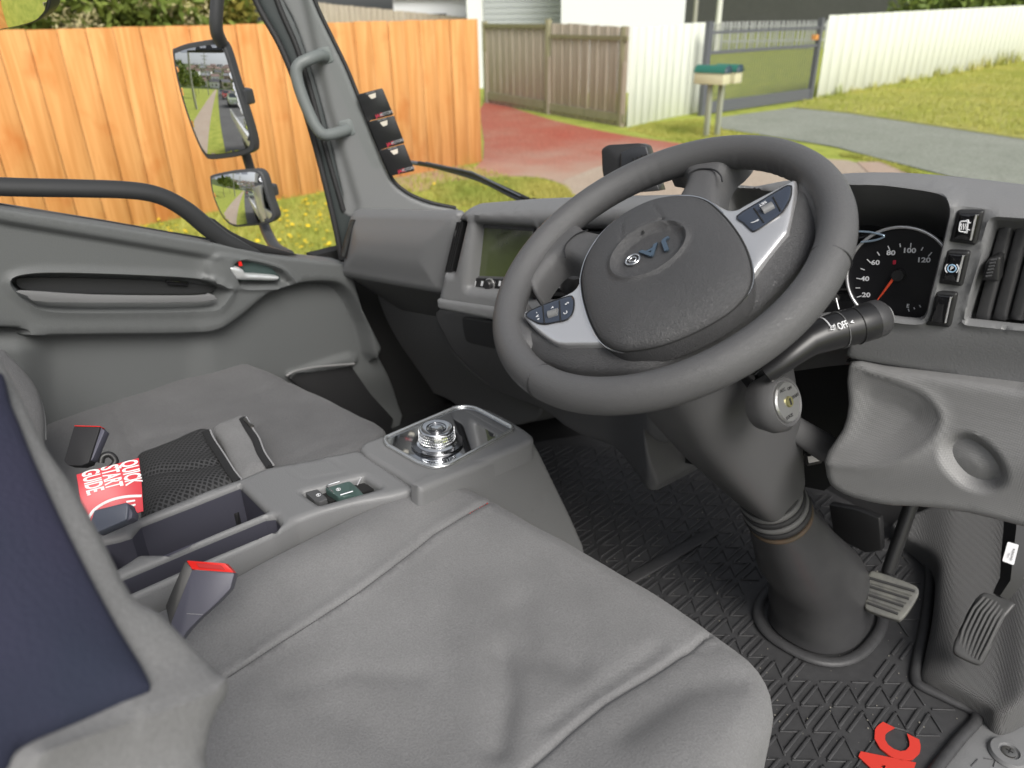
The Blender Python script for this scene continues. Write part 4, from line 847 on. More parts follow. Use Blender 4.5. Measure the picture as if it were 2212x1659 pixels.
tube('needle', [PG.at(1939, 589, .001), PG.at(1918, 618, .001), PG.at(1894, 650, .001)], [.0020, .0018, .0008], orange, clu, sides=8)
lathe('needle_hub', PG.at(1940, 595), PG.n, [(-.004, .008), (.004, .007)], black, clu, seg=24)
slab('warning_light', rc([(1929, 562), (1936, 562), (1935, 571), (1928, 571)], 2), PGt, crimson, t=.0004, bev=0, parent=clu)
ring('far_dial_ring', PG.at(1700, 600, -.003), PG.n, grad, .0018, satin, clu)
tube('display_arc', [PG.at(*p) for p in cr([(1850, 500), (1875, 501), (1900, 506), (1910, 511), (1890, 519), (1860, 523)], 3, False)], .0014, mat('pale blue trim', (.35, .45, .55), .3, metal=.6), clu, sides=6)
tube('reset_stalk', [PG.at(1794, 634, .0), PG.at(1806, 644, .02)], .0045, black, clu, sides=10)
tube('reset_wire', [PG.at(1806, 644, .02), PG.at(1812, 668, .02)], .001, satin, clu, sides=6)
# switches
def switch(q, label, glyph):
    o = relief('rocker_switch', rc(q, 7), Pl(PI.o+PI.n*.006, PI.n), black, step=.005, r=.0035, depth=.014, parent=dash); tag(o, label)
    c = np.mean(np.array(q, float), 0); inn = c+(np.array(q, float)-c)*np.array([.74, .80])
    k = relief('switch_face', rc(inn, 5), Pl(PI.o+PI.n*.009, PI.n), gloss, h=lambda uv, px, d: dome(d, .01, .0015), step=.004, r=.001, depth=.004, parent=o)
    e = inn[1]*.85+inn[0]*.15; e2 = inn[2]*.85+inn[3]*.15
    tube('edge_glint', [PI.at(*(e*.97+e2*.03), .0112), PI.at(*(e*.05+e2*.95), .0112)], .0011, satin, o, sides=6)
    return o, Pl(PI.o+PI.n*.0115, PI.n)
s1, P1 = switch([(2067, 454), (2126, 455), (2108, 531), (2048, 523)], 'switch with the heated mirror symbol', 'm')
tube('symbol', [P1.at(*p) for p in rc([(2074, 478), (2091, 478), (2088, 501), (2071, 500)], 5)], .0008, white_ink, s1, sides=5, closed=True)
for x in (2076, 2081, 2086): tube('symbol_wave', [P1.at(*p) for p in cr([(x+.8, 483), (x-.6, 487), (x+.8, 491), (x-.6, 496)], 3, False)], .0006, white_ink, s1, sides=5)
tube('symbol_arm', [P1.at(*p) for p in [(2086, 477), (2091, 475), (2093, 482), (2097, 481)]], .0008, white_ink, s1, sides=5); tube('symbol_arm', [P1.at(*p) for p in [(2082, 502), (2089, 503), (2090, 496), (2095, 497)]], .0008, white_ink, s1, sides=5)
s2, P2_ = switch([(2045, 540), (2096, 543), (2078, 620), (2023, 613)], 'switch with the brake hold symbol', 'b')
cc = P2_.at(2056, 580)
ring('symbol', cc, P2_.n, .0042, .0007, mat('pale blue print', (.35, .55, .75), .5), s2, seg=24)
_u = nrm(P2_.at(2066, 580)-cc); _v = np.cross(P2_.n, _u)
for sg in (-1, 1): tube('symbol_arc', [cc+(_u*math.cos(a)*sg+_v*math.sin(a))*.0066 for a in np.linspace(-.8, .8, 8)], .0007, white_ink, s2, sides=5)
text('symbol_letter', 'P', P2_, (2056, 580), (2066, 581), .0042, white_ink, s2, bold=.0002)
switch([(2018, 629), (2069, 633), (2052, 709), (1997, 704)], 'blank switch at the bottom of the column of three', '')
# outer vent
PVt = Pl(PI.o-PI.n*.018, PI.n)
slab('vent_backing', [(2150, 470), (2340, 480), (2340, 720), (2080, 700)], Pl(PI.o-PI.n*.05, PI.n), black_m, t=.01, bev=0, parent=dash)
for k in range(6):
    x = 2158+k*37; relief('vent_slat', [(x, 484), (x+27, 486), (x-27, 694), (x-54, 690)], Pl(PVt.at(x, 590), nrm(PVt.n+np.array([-.30, 0, 0]))), mat('vent slat grey', (.06, .06, .062), .45, bump=('noise', 900, .25, .0006)), step=.008, r=.003, depth=.03, parent=dash)
sl = relief('vent_slider', rc([(2130, 566), (2152, 554), (2162, 556), (2158, 610), (2120, 606)], 4), Pl(PI.o+PI.n*.002, PI.n), black, step=.005, r=.003, depth=.02, parent=dash)
for k in range(6): tube('slider_rib', [PI.at(2140-k*2.1, 562+k*7, .006), PI.at(2153-k*2.1, 560+k*7, .006)], .0012, plast_d, sl, sides=5)
# lower knee panel with card pocket and speaker
PK = PY(.925, x0=-.3, yaw=0, lean=-4); PK = Pl(PK.at(2000, 800), (0, -math.cos(math.radians(8)), math.sin(math.radians(8))))
poc = cr([(1838, 800), (1870, 806), (1930, 825), (1990, 850), (2020, 880), (2030, 908), (2010, 945), (1960, 980), (1900, 996), (1850, 994), (1780, 984), (1800, 940), (1822, 880)], 3)
spk = cr([(2048, 962), (2066, 948), (2095, 948), (2130, 968), (2156, 996), (2164, 1024), (2150, 1044), (2120, 1048), (2088, 1036), (2062, 1010), (2048, 984)], 4)
def kh(uv, px, d):
    h = .010*np.exp(-((px[:, 1]-1000)/60.)**2)
    s = sd(px, poc); cx = np.clip((px[:, 0]-1800)/230., 0, 1); h -= .010*sst(s, -4, 60)*(.5+.5*sst(px[:, 0], 1790, 1960))
    h += .003*np.exp(-((s+8)/8.)**2)
    s2 = sd(px, spk); h -= .016*sst(s2, -16, 8); h += .005*sst(s2, 6, 14)
    h -= .05*sst(-px[:, 0], -1830, -1790)*0
    return h
relief('knee_panel', cr([(1831, 784), (1900, 794), (2080, 822), (2200, 842), (2420, 880), (2420, 1190), (2212, 1143), (2089, 1112), (1980, 1098), (1926, 1096), (1870, 1086), (1822, 1070), (1792, 1046), (1785, 1010), (1788, 975), (1816, 930), (1828, 874)], 2), PK, plast_lt, h=kh, step=.0065, r=.010, depth=.08, parent=dash, feats=[(poc[3:-14], [-.006, -.002, .003, .008, .014, .022], False), (spk, [-.004, 0, .004, .009, .014], True)], back=(0, .12, .0))
spk_c = relief('speaker_cover', cr([(2062, 972), (2080, 954), (2110, 956), (2140, 980), (2158, 1010), (2152, 1036), (2120, 1040), (2086, 1026), (2066, 1000)], 4), Pl(PK.o-PK.n*.012, PK.n), plast_d, h=lambda uv, px, d: .006*sst(d, 0, .02)+.002*sst(sd(px, cr([(2078, 990), (2092, 980), (2110, 986), (2122, 1004), (2118, 1020), (2100, 1020), (2084, 1008)], 4)), -1, 2)+0, step=.004, r=.003, depth=.006, parent=dash)
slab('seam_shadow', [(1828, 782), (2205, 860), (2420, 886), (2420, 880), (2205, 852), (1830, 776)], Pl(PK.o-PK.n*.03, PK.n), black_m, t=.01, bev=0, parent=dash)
# dark structure behind the dash, seen through the gaps
box('dash_frame', (-.85, 1.25, 1.62), (1.50, .22, .10), black_m, dash)
box('under_frame', (-.42, 1.22, 1.66), (.30, .20, .20), black_m, dash)
slab('dark_backing', [(1480, 560), (1830, 690), (1835, 1020), (1780, 1060), (1480, 1000)], PY(1.18), black_m, t=.01, bev=0, parent=dash)
yc = box('yellow_connector', PY(1.2).at(1443, 966), (.022, .02, .016), mat('yellow connector', (.55, .5, .02), .5), dash, axes=(RT, FW, UP), bev=.002)
bt = lathe('bolt_head', PY(1.12).at(1756, 990), nrm(RT+UP*.2), [(-.012, .011), (.012, .011)], steel, dash, seg=6)
wr = tube('wire_loop', [PY(1.25).at(1566, 1060), PY(1.25).at(1566, 1022)], .0015, steel, dash, sides=6)
# ------------------------------------------------------------------ steering wheel
Q = lambda x, y, ox=1106, oy=0: (ox+x/2, oy+y/2)          # measured on an enlarged quarter
WC = np.array([-0.49768, .71897, 1.98529])+RT*.004-UP*.006; _t, _s = 1.00253, -.23431
WN = np.array([math.sin(_s)*math.cos(_t), -math.cos(_s)*math.cos(_t), math.sin(_t)])
WP = Pl(WC, WN); WPh = lambda h: Pl(WC+WN*h, WN)
wheel = thing('steering_wheel', 'grey leather grained steering wheel with silver spokes, turned past straight', 'steering wheel')
NS = 200; RR, rr = .2015, .0205
P_, V, F = [], [], []
for k in range(NS):
    a = 2*math.pi*k/NS; d = WP.u*math.cos(a)+WP.v*math.sin(a); px_, py_ = project(WC+d*RR)
    rip = .0011*math.sin(a*90) if (1290 < px_ < 1430 and py_ < 460) or (1600 < px_ < 1730 and py_ < 420) else 0
    # thicker grips by the spokes
    for j in range(24):
        b = 2*math.pi*j/24; cb, sb = math.cos(b), math.sin(b); r_in = rip*max(0, -cb)
        V.append(WC+d*(RR+cb*(rr*.98+r_in))+WN*(sb*rr*1.06))
for k in range(NS):
    for j in range(24): F.append((k*24+j, k*24+(j+1) % 24, ((k+1) % NS)*24+(j+1) % 24, ((k+1) % NS)*24+j))
fixn(link_mesh('rim', V, F, grain, wheel))
for (x, y) in ((1790, 562), (1158, 838), (1300, 490), (1500, 330)):
    if x in (1300, 1500): continue
    p = WP.at(x, y)-WC; d = nrm(p); tn = np.cross(WN, d); c = WC+d*RR
    ring('rim_seam', c, tn, rr*1.01, .0009, black, wheel, seg=28)
body = cr([Q(55, 1370), Q(120, 1395), Q(220, 1440), Q(330, 1440), Q(520, 1440), Q(800, 1380), Q(960, 1230), Q(1050, 1080), Q(1110, 990), Q(1190, 850), Q(1226, 772), Q(1290, 740), Q(1345, 830), Q(1330, 930), Q(1310, 1010), Q(1260, 1110), Q(1160, 1220), Q(1050, 1320), Q(900, 1430), Q(700, 1530), Q(560, 1590), Q(400, 1595), Q(240, 1588), Q(110, 1550), Q(60, 1525), Q(20, 1560), Q(-40, 1500), Q(-40, 1400), Q(0, 1340)], 4)
relief('lower_spoke_cover', body, WPh(-.004), grain2, h=lambda uv, px, d: .010*sst(d, 0, .03), step=.006, r=.009, depth=.03, parent=wheel)
# thumb swells where the spokes run into the rim
def swell(name, pts, h0, parent=wheel, m=grain, r=.012): return relief(name, cr(pts, 4), WPh(h0), m, h=lambda uv, px, d: dome(d, .025, .014), step=.005, r=r, depth=.022, parent=parent)
swell('grip_swell', [(1075, 640), (1100, 610), (1130, 640), (1134, 678), (1150, 700), (1170, 725), (1160, 752), (1145, 770), (1165, 800), (1150, 825), (1110, 790), (1078, 720)], -.006)
swell('grip_swell', [(1728, 385), (1745, 360), (1780, 350), (1815, 400), (1822, 460), (1800, 540), (1762, 560), (1752, 545), (1757, 500), (1744, 460), (1716, 420)], -.006)
top_sp = relief('upper_spoke', cr([(1464, 440), (1476, 412), (1483, 392), (1480, 378), (1462, 366), (1440, 358), (1500, 325), (1560, 312), (1612, 318), (1596, 345), (1578, 360), (1566, 378), (1558, 400), (1553, 450), (1540, 470), (1480, 470)], 4), WPh(-.008), grain, h=lambda uv, px, d: dome(d, .02, .010), step=.005, r=.008, depth=.025, parent=wheel)
lf_sp = relief('upper_spoke', cr([(1330, 520), (1300, 508), (1268, 500), (1252, 488), (1235, 470), (1180, 510), (1128, 580), (1150, 628), (1172, 600), (1192, 574), (1210, 560), (1228, 560), (1248, 570), (1270, 590), (1300, 600)], 4), WPh(-.008), grain, h=lambda uv, px, d: dome(d, .02, .010), step=.005, r=.008, depth=.025, parent=wheel)
for sp, ln in ((top_sp, [(1487, 374), (1510, 365), (1540, 366), (1556, 378), (1560, 392)]), (lf_sp, [(1270, 497), (1245, 506), (1225, 524), (1219, 540), (1221, 556)])):
    tube('spoke_seam', [WPh(.0035).at(*p) for p in cr(ln, 4, False)], .0011, black, sp, sides=6)
# silver bezel pieces with switch pads
WS = WPh(.010)
sil_r = cr([Q(740, 846), Q(850, 866), Q(905, 895), Q(940, 910), Q(975, 908), Q(1010, 888), Q(1120, 830), Q(1226, 776)], 3, False)
sil_r2 = [Q(1226, 800), Q(1222, 850), Q(1208, 930), Q(1190, 1004), Q(1120, 1090), Q(1040, 1190), Q(980, 1100), Q(900, 980), Q(800, 880)]
relief('silver_spoke', list(sil_r)+sil_r2, WS, satin, h=lambda uv, px, d: dome(d, .02, .004), step=.004, r=.0025, depth=.014, parent=wheel)
sil_l = [Q(50, 1356), Q(100, 1335), Q(180, 1300), Q(262, 1262), Q(290, 1225), Q(310, 1180), Q(330, 1280), Q(360, 1380), Q(400, 1480), Q(384, 1489), Q(300, 1490), Q(200, 1486), Q(130, 1444), Q(75, 1395)]
relief('silver_spoke', cr(sil_l, 3), WS, satin, h=lambda uv, px, d: dome(d, .02, .004), step=.004, r=.0025, depth=.014, parent=wheel)
hub = cr([Q(303, 1240), Q(304, 1190), Q(328, 1110), Q(385, 1020), Q(475, 940), Q(600, 876), Q(730, 852), Q(830, 868), Q(905, 925), Q(970, 1005), Q(1015, 1090), Q(1036, 1185), Q(1015, 1265), Q(935, 1350), Q(800, 1430), Q(650, 1490), Q(520, 1514), Q(448, 1508), Q(390, 1475), Q(345, 1400), Q(315, 1310)], 4)
WH = WPh(.016)
ell_c = np.array(Q(592, 1086)); ell_ang = math.radians(-30)
def ell(px, a, b, c=ell_c, ang=ell_ang):
    q = px-c; x = q[:, 0]*math.cos(ang)+q[:, 1]*math.sin(ang); y = -q[:, 0]*math.sin(ang)+q[:, 1]*math.cos(ang); return np.sqrt((x/a)**2+(y/b)**2)
def hub_h(uv, px, d):
    h = dome(d, .07, .018); e = ell(px, 88, 46); h -= .006*(1-sst(e, .82, 1.02)); h += .0030*np.exp(-((e-1.04)/.06)**2)
    for ln in ([(1342, 520), (1344, 500), (1343, 480), (1348, 472)], [(1342, 520), (1370, 500), (1400, 485), (1431, 474)], [(1431, 474), (1422, 455), (1410, 440), (1412, 428)], [(1431, 474), (1448, 486), (1480, 490)]):
        h -= .0016*np.exp(-(pdist(px, ln)/2.2)**2)
    return h
pad = relief('airbag_cover', hub, WH, grain2, feats=[([tuple(ell_c+np.array([88*1.0*math.cos(a)*math.cos(ell_ang)-46*math.sin(a)*math.sin(ell_ang), 88*math.cos(a)*math.sin(ell_ang)+46*math.sin(a)*math.cos(ell_ang)])) for a in np.linspace(0, 6.2832, 60, endpoint=False)], [-.003, -.0015, 0, .0015, .003, .0045], True)], h=hub_h, step=.0034, r=.004, depth=.02, parent=wheel, hp=.016)
tube('cover_gap', [WPh(.0145).at(*p) for p in hub], .0018, black_m, wheel, sides=8, closed=True)
hp_ = np.array(hub); hc_ = hp_.mean(0)
tube('bezel_edge', [WPh(.012).at(*(hc_+(p-hc_)*1.018)) for p in hp_], .0014, chrome, wheel, sides=8, closed=True)
WE = WPh(.030)
ebx = mat('blue chrome lettering', (.22, .30, .38), .2, metal=.9)
lg = text('emblem_letter', 'J', WE, Q(662, 1062), Q(640, 1072), .0175, ebx, wheel, ext=.0012, bold=.0007, xs=1.4)
text('emblem_letter', 'A', WE, Q(596, 1086), Q(574, 1097), .0175, ebx, wheel, ext=.0012, bold=.0007, xs=1.3)
ring('emblem_letter', WE.at(*Q(522, 1122)), WN, .0085, .0014, chrome, wheel, seg=36); ring('emblem_letter', WE.at(*Q(522, 1122)), WN, .0042, .0010, chrome, wheel, seg=24)
text('airbag_mark', 'AIRBAG', WPh(.0305), Q(566, 950), Q(590, 940), .004, black, wheel, ext=.0006)
slab('release_slot', [Q(556, 985), Q(564, 983), Q(572, 1004), Q(564, 1008)], WPh(.0335), black_m, t=.001, bev=0, parent=wheel)
def pad_sw(name, outline, divs, roller, glyphs, lbl):
    p = relief(name, cr(outline, 3), WPh(.0145), blue_btn, h=lambda uv, px, d: dome(d, .008, .0012), step=.003, r=.0012, depth=.006, parent=wheel)
    tube('pad_edge', [WPh(.0145).at(*q) for q in cr(outline, 3)], .0011, gloss, p, sides=6, closed=True)
    for a, b in divs: tube('divider', [WPh(.0158).at(*a), WPh(.0158).at(*b)], .0009, black_m, p, sides=6)
    a, b, wdt = roller; A, B = WPh(.0155).at(*a), WPh(.0155).at(*b)
    rl = lathe('roller', A, B-A, [(0, .0055), (np.linalg.norm(B-A), .0055)], plast, p, seg=28)
    for gx in glyphs: text('symbol', gx[0], WPh(.0164), gx[1], gx[2], gx[3], white_ink, p, bold=.0001, ext=.0001)
    return p
pad_sw('switch_pad', [Q(60, 1356), Q(150, 1312), Q(240, 1282), Q(262, 1284), Q(268, 1310), Q(262, 1350), Q(240, 1380), Q(190, 1392), Q(140, 1399), Q(96, 1388)], [(Q(133, 1322), Q(140, 1396)), (Q(205, 1300), Q(210, 1388))], (Q(160, 1362), Q(200, 1350), 1), [('+', Q(115, 1377), Q(108, 1364), .005), ('-', Q(105, 1352), Q(98, 1340), .005), ('A', Q(110, 1365), Q(104, 1352), .004), ('S', Q(238, 1310), Q(232, 1300), .005), ('C', Q(232, 1350), Q(226, 1340), .005), ('A', Q(175, 1328), Q(185, 1326), .0035)], '')
pad_sw('switch_pad', [Q(972, 935), Q(1070, 872), Q(1170, 812), Q(1200, 803), Q(1208, 815), Q(1200, 860), Q(1165, 920), Q(1110, 962), Q(1050, 998), Q(1030, 994), Q(1000, 965)], [(Q(1045, 900), Q(1088, 962)), (Q(1128, 852), Q(1160, 912))], (Q(1082, 915), Q(1128, 890), 1), [('SET', Q(1082, 880), Q(1062, 892), .0042), ('(', Q(1046, 958), Q(1040, 948), .006), ('>', Q(1062, 952), Q(1070, 947), .004)], '')

# ------------------------------------------------------------------ steering column, shroud, bellows and boot
colm = thing('steering_column', 'grey steering column shroud over a rubber bellows and a wide tapering floor boot', 'steering column')
AX = -WN; shm = mat('column shroud plastic', (.085, .085, .087), .5, bump=('noise', 900, .2, .0005))
def loft(name, secs, m, parent, seg=40, pw=.6, ref=(0, 0, 1)):
    """secs: (centre, half width sideways, half height, axis)"""
    V, F = [], []
    for (c, a, b, ax) in secs:
        ax = nrm(ax); s_ = nrm(np.cross(ax, (0, 0, 1))); u_ = np.cross(s_, ax)
        for k in range(seg):
            an = 2*math.pi*k/seg; cx, sx = math.cos(an), math.sin(an)
            V.append(np.asarray(c)+s_*math.copysign(abs(cx)**pw, cx)*a+u_*math.copysign(abs(sx)**pw, sx)*b)
    for i in range(len(secs)-1):
        for k in range(seg): F.append((i*seg+k, i*seg+(k+1) % seg, (i+1)*seg+(k+1) % seg, (i+1)*seg+k))
    F += [list(range(seg))[::-1], list(range((len(secs)-1)*seg, len(secs)*seg))]
    return fixn(sharp(link_mesh(name, V, F, m, parent), 50))
cp = lambda T, off=(0, 0, 0): WC+AX*T+np.asarray(off, float)
loft('column_shroud', [(cp(.03), .040, .045, AX), (cp(.06), .07, .075, AX), (cp(.12), .080, .094, AX), (cp(.24), .078, .095, AX), (cp(.34), .070, .082, AX), (cp(.44), .058, .062, AX), (cp(.50), .052, .050, AX), (cp(.52), .046, .044, AX), (cp(.525), .02, .02, AX)], shm, colm, pw=.5)
for k in range(6): ring('bellows_ring', cp(.50+k*.014, (0, 0, 0)), AX, .043+.0015*k, .006, rubber if k % 2 else mat('pale grey rubber', (.11, .11, .108), .6), colm, seg=40)  # rings alternate between black rubber and a paler grey
lathe('bellows_core', cp(.5), AX, [(0, .042), (.10, .05)], rubber, colm, seg=40)
ring('rusty_band', cp(.588), AX, .051, .0045, mat('rusty clamp', (.07, .055, .035), .7, var=(60, .2, (.10, .065, .04))), colm, seg=40)
bo = mat('boot plastic', (.045, .045, .047), .38, bump=('noise', 500, .2, .0006), var=(30, .3, (.058, .058, .060)))
zb = ZF+.012; base_c = np.array([-.388, 1.240, zb])
loft('floor_boot', [(cp(.585), .050, .050, AX), (cp(.62), .056, .056, AX), (cp(.72), .070, .072, AX), (cp(.80)*.7+(base_c+[0, -.0, .12])*.3, .078, .083, AX*.8+np.array([0, 0, -.2])), (base_c+[0, -.02, .07], .088, .104, AX*.4+np.array([0, 0, -.6])), (base_c+[0, 0, .02], .090, .114, (0, .02, -1)), (base_c, .092, .116, (0, .001, -1))], bo, colm, pw=.85)
# ignition barrel
kd = nrm(-FW*.75+RT*.55+UP*.1); kc = PD(1701, 868, .93, kd).o
bez = lathe('ignition_housing', kc-kd*.05, kd, [(.012, .030), (.030, .036), (.042, .035), (.050, .029), (.047, .026)], shm, colm, seg=48)
kf = lathe('ignition_lock', kc-kd*.004, kd, [(0, .0245), (.004, .0245), (.006, .0228)], mat('brushed lock plate', (.50, .50, .49), .3, metal=.9, bump=('noise', 300, .4, .0008)), bez, seg=40)
lathe('key_hole_ring', kc+kd*.002, kd, [(0, .0068), (.002, .0062)], mat('brass barrel', (.45, .42, .20), .35, metal=.9), kf, seg=24)
PKy = Pl(kc+kd*.0045, kd); slab('key_slot', [(PKy.uv(kc)[0]+dx, PKy.uv(kc)[1]+dy) for dx, dy in ((-.0015, -.004), (.0015, -.004), (.0015, .004), (-.0015, .004))], PKy, black_m, t=.001, bev=0, parent=kf, px=False)
for (s_, dx, dy) in (('LOCK', -.007, -.016), ('ACC', -.006, .016), ('ON', .008, .014), ('START', .015, .002)):
    a = kc+PKy.u*dx+PKy.v*dy; text('lettering', s_, Pl(kc+kd*.0025, kd), a+kd*.0025, a+PKy.u*.01+kd*.0025, .0038, black, kf, px=False)
lv = tube('tilt_lever', [cp(.30)+RT*.09-UP*.02, cp(.33)+RT*.135-UP*.035], [.018, .021], shm, colm, sides=14, flat=(FW, .5))
# wiper stalk
SD = Pl(PD(1770, 760, .93, (0, 0, 1)).o, nrm(-FW*.9+UP*.35))
sp_ = [(1655, 806, -.01), (1685, 786, 0), (1715, 762, .004), (1745, 738, .006), (1772, 726, .006), (1800, 716, .006), (1850, 703, .006), (1880, 693, .006), (1892, 689, .006)]
spr = [.0125, .0128, .0150, .0178, .0200, .0212, .0220, .0225, .0205]
stk = tube('wiper_stalk', [SD.at(x, y, h) for x, y, h in sp_], spr, mat('stalk black', (.016, .016, .017), .35), colm, sides=28)
a, b = SD.at(1880, 693, .006), SD.at(1908, 684, .006); sdx = nrm(b-a)
lathe('stalk_end', a, sdx, [(0, .0226), (.012, .0222), (.017, .0185)], mat('stalk end', (.045, .045, .047), .4), stk, seg=32); lathe('stalk_button', a+sdx*.016, sdx, [(0, .0145), (.005, .0142), (.006, .012)], plast, stk, seg=28)
for x, rr_, mm in ((1812, .0221, plast), (1846, .0224, black_m)):
    c = SD.at(x, np.interp(x, [1772, 1800, 1850], [726, 716, 703]), .006); ring('stalk_ring', c, sdx, rr_, .0005, mm, stk, seg=40)
arc_c = SD.at(1779, 724, .006); tube('white_arc', [arc_c+(nrm(np.cross(sdx, SD.n))*math.cos(a)+SD.n*math.sin(a))*.0211 for a in np.linspace(1.5, 2.8, 14)], .0008, white_ink, stk, sides=5)
ST = Pl(SD.o+SD.n*.0285, SD.n)
text('lettering', 'OFF', Pl(SD.o+SD.n*.029, SD.n), (1821, 703), (1835, 698), .0085, white_ink, stk, bold=.0001, xs=.6, h=.0)
for (x, y) in ((1841, 696),): text('symbol', '<', ST, (x, y), (x+10, y-4), .0045, white_ink, stk, bold=.0003, h=.0002)
for (x, y) in ((1799, 708),):
    tube('symbol', [ST.at(*p, .001) for p in [(x-5, y-3), (x+5, y-5), (x+4, y+3), (x-4, y+4)]], .0006, white_ink, stk, sides=5, closed=True); tube('symbol', [ST.at(x, y, .001), ST.at(x+3, y-8, .001)], .0006, white_ink, stk, sides=5)
em = slab('stalk_socket', [(1676, 766), (1690, 795), (1660, 851), (1628, 808)], Pl(PD(1660, 808, .955, kd).o, nrm(-FW+RT*.5)), gloss, t=.03, bev=.002, parent=colm)
slab('socket_inner', [(1675, 774), (1684, 795), (1660, 840), (1635, 808)], Pl(PD(1660, 808, .953, kd).o, nrm(-FW+RT*.5)), black_m, t=.002, bev=0, parent=em)
for (x, y) in ((1520, 918), (1466, 920)):
    p = PD(x, y, 1.0, -FW).o

# ------------------------------------------------------------------ seats
def wr(px, lines):
    """creases: (polyline, width px, depth)"""
    h = np.zeros(len(px))
    for ln, wd_, dp_ in lines: h -= dp_*np.exp(-(pdist(px, ln)/wd_)**2)
    return h
def nz(uv, s, seed):
    r_ = np.random.default_rng(seed); h = np.zeros(len(uv))
    for k in range(7):
        a = r_.uniform(0, 6.28); f = s*r_.uniform(.6, 1.8); h += np.sin(uv[:, 0]*f*math.cos(a)+uv[:, 1]*f*math.sin(a)+r_.uniform(0, 6.28))
    return h/7
ZS = 1.56; PSE = PZ(ZS)
seat = thing('driver_seat', 'grey fabric covered driver seat with a dark navy backrest at the lower left', 'seat')
so_ = [(-.840, -.25), (-.850, .25), (-.848, .50), (-.838, .585), (-.80, .635), (-.74, .655), (-.64, .665), (-.50, .672), (-.38, .668), (-.29, .655), (-.235, .630), (-.205, .585), (-.194, .50), (-.188, .30), (-.188, -.25)]
so_uv = [PSE.uv(np.array([x, y, ZS])) for x, y in cr(so_, 3)]
seam1 = [(1062, 1082), (1000, 1116), (935, 1155), (840, 1230), (740, 1300), (600, 1390), (480, 1465), (300, 1580)]
seam2 = [(1531, 1366), (1500, 1395), (1440, 1435), (1306, 1515), (1225, 1580), (1141, 1655), (1080, 1720)]
def seat_h(uv, px, d):
    X = PSE.xyz(uv); x, y = X[:, 0], X[:, 1]
    h = .020*np.exp(-((x+.79)/.05)**2) + .022*np.exp(-((x+.25)/.06)**2) - .010*np.exp(-((x+.52)/.13)**2)
    h *= 1-sst(y, .45, .66)*.6
    h += .003*nz(uv, 22, 1) + .0015*nz(uv, 60, 2)
    h += wr(px, [(seam1, 3.2, .0034), (seam2, 7, .0060), ([(1531, 1366), (1560, 1395), (1590, 1400)], 6, .003), ([(1085, 1400), (1095, 1480), (1075, 1600)], 30, .011), ([(1240, 1430), (1150, 1400), (1120, 1300)], 34, .006), ([(620, 1480), (760, 1440), (900, 1450)], 22, .003), ([(1180, 1560), (1300, 1480), (1420, 1400)], 16, .004), ([(700, 1520), (820, 1560), (900, 1640)], 45, .004), ([(1471, 1412), (1560, 1400), (1600, 1412)], 5, .002), ([(1350, 1590), (1480, 1500), (1600, 1480)], 30, .004)])
    h += .0025*np.exp(-((pdist(px, seam1)-9)/6)**2)
    return h
relief('seat_cushion', so_uv, PSE, fabric, h=seat_h, step=.0085, r=.030, depth=.34, parent=seat, uvmode=True, feats=[(seam1, [-.005, -.0025, 0, .0025, .005], False), (seam2, [-.009, -.005, -.002, .001, .004, .008], False)])
def stitch(parent, pl, ln, hfun, m, name='stitching', r=.0007, step=6):
    q = resample(np.array(ln, float), step, False); mbx = MB()
    for i in range(0, len(q)-1):
        a, b = q[i], q[i]+(q[i+1]-q[i])*.6; uv = np.array([pl.puv(*a), pl.puv(*b)]); hh = hfun(uv, np.array([a, b]), np.array([.2, .2]))
        A, B = pl.xyz(uv, hh+.0012); L = np.linalg.norm(B-A); x = (B-A)/L; y = nrm(np.cross(pl.n, x)); mbx.box((A+B)/2, (L, r*2, r*1.2), (x, y, pl.n))
    return mbx.build(name, m, parent)
stitch(seat, PSE, [(1050, 1090), (1000, 1117), (935, 1156), (840, 1231), (740, 1301), (600, 1391), (490, 1461)], seat_h, fabric_d)
stitch(seat, PSE, [(1054, 1087), (1034, 1098), (1012, 1110)], seat_h, red_ink, 'red_stitching')
# backrest, close to the lens
BN = nrm(np.array([.55, .45, .70])); PBk = Pl(CAM+ray(300, 1450)*.52, BN)
relief('backrest', cr([(-300, 700), (-40, 740), (20, 800), (75, 905), (110, 975), (170, 1060), (235, 1180), (290, 1285), (345, 1320), (420, 1395), (478, 1455), (498, 1500), (470, 1560), (520, 1760), (300, 1900), (-300, 1900)], 3), PBk, fabric, feats=[([(40, 1670), (150, 1628), (250, 1590), (350, 1555), (450, 1518)], [-.03, -.02, -.01, 0, .01, .02], False)], h=lambda uv, px, d: .012*np.exp(-(pdist(px, [(60, 1665), (250, 1570), (450, 1505)])/26.)**2)-.02*sst(px[:, 1]-(-.36*(px[:, 0]-60)+1665), 10, 110)+dome(d, .03, .012), step=.0035, r=.012, depth=.10, parent=seat)
relief('backrest_insert', cr([(-300, 780), (-20, 790), (30, 880), (75, 990), (130, 1110), (190, 1230), (255, 1350), (310, 1440), (330, 1490), (300, 1512), (200, 1550), (100, 1590), (40, 1625), (-10, 1690), (-300, 1800)], 3), Pl(PBk.o+BN*.016, BN), navy, h=lambda uv, px, d: dome(d, .06, .012), step=.008, r=.006, depth=.02, parent=seat)
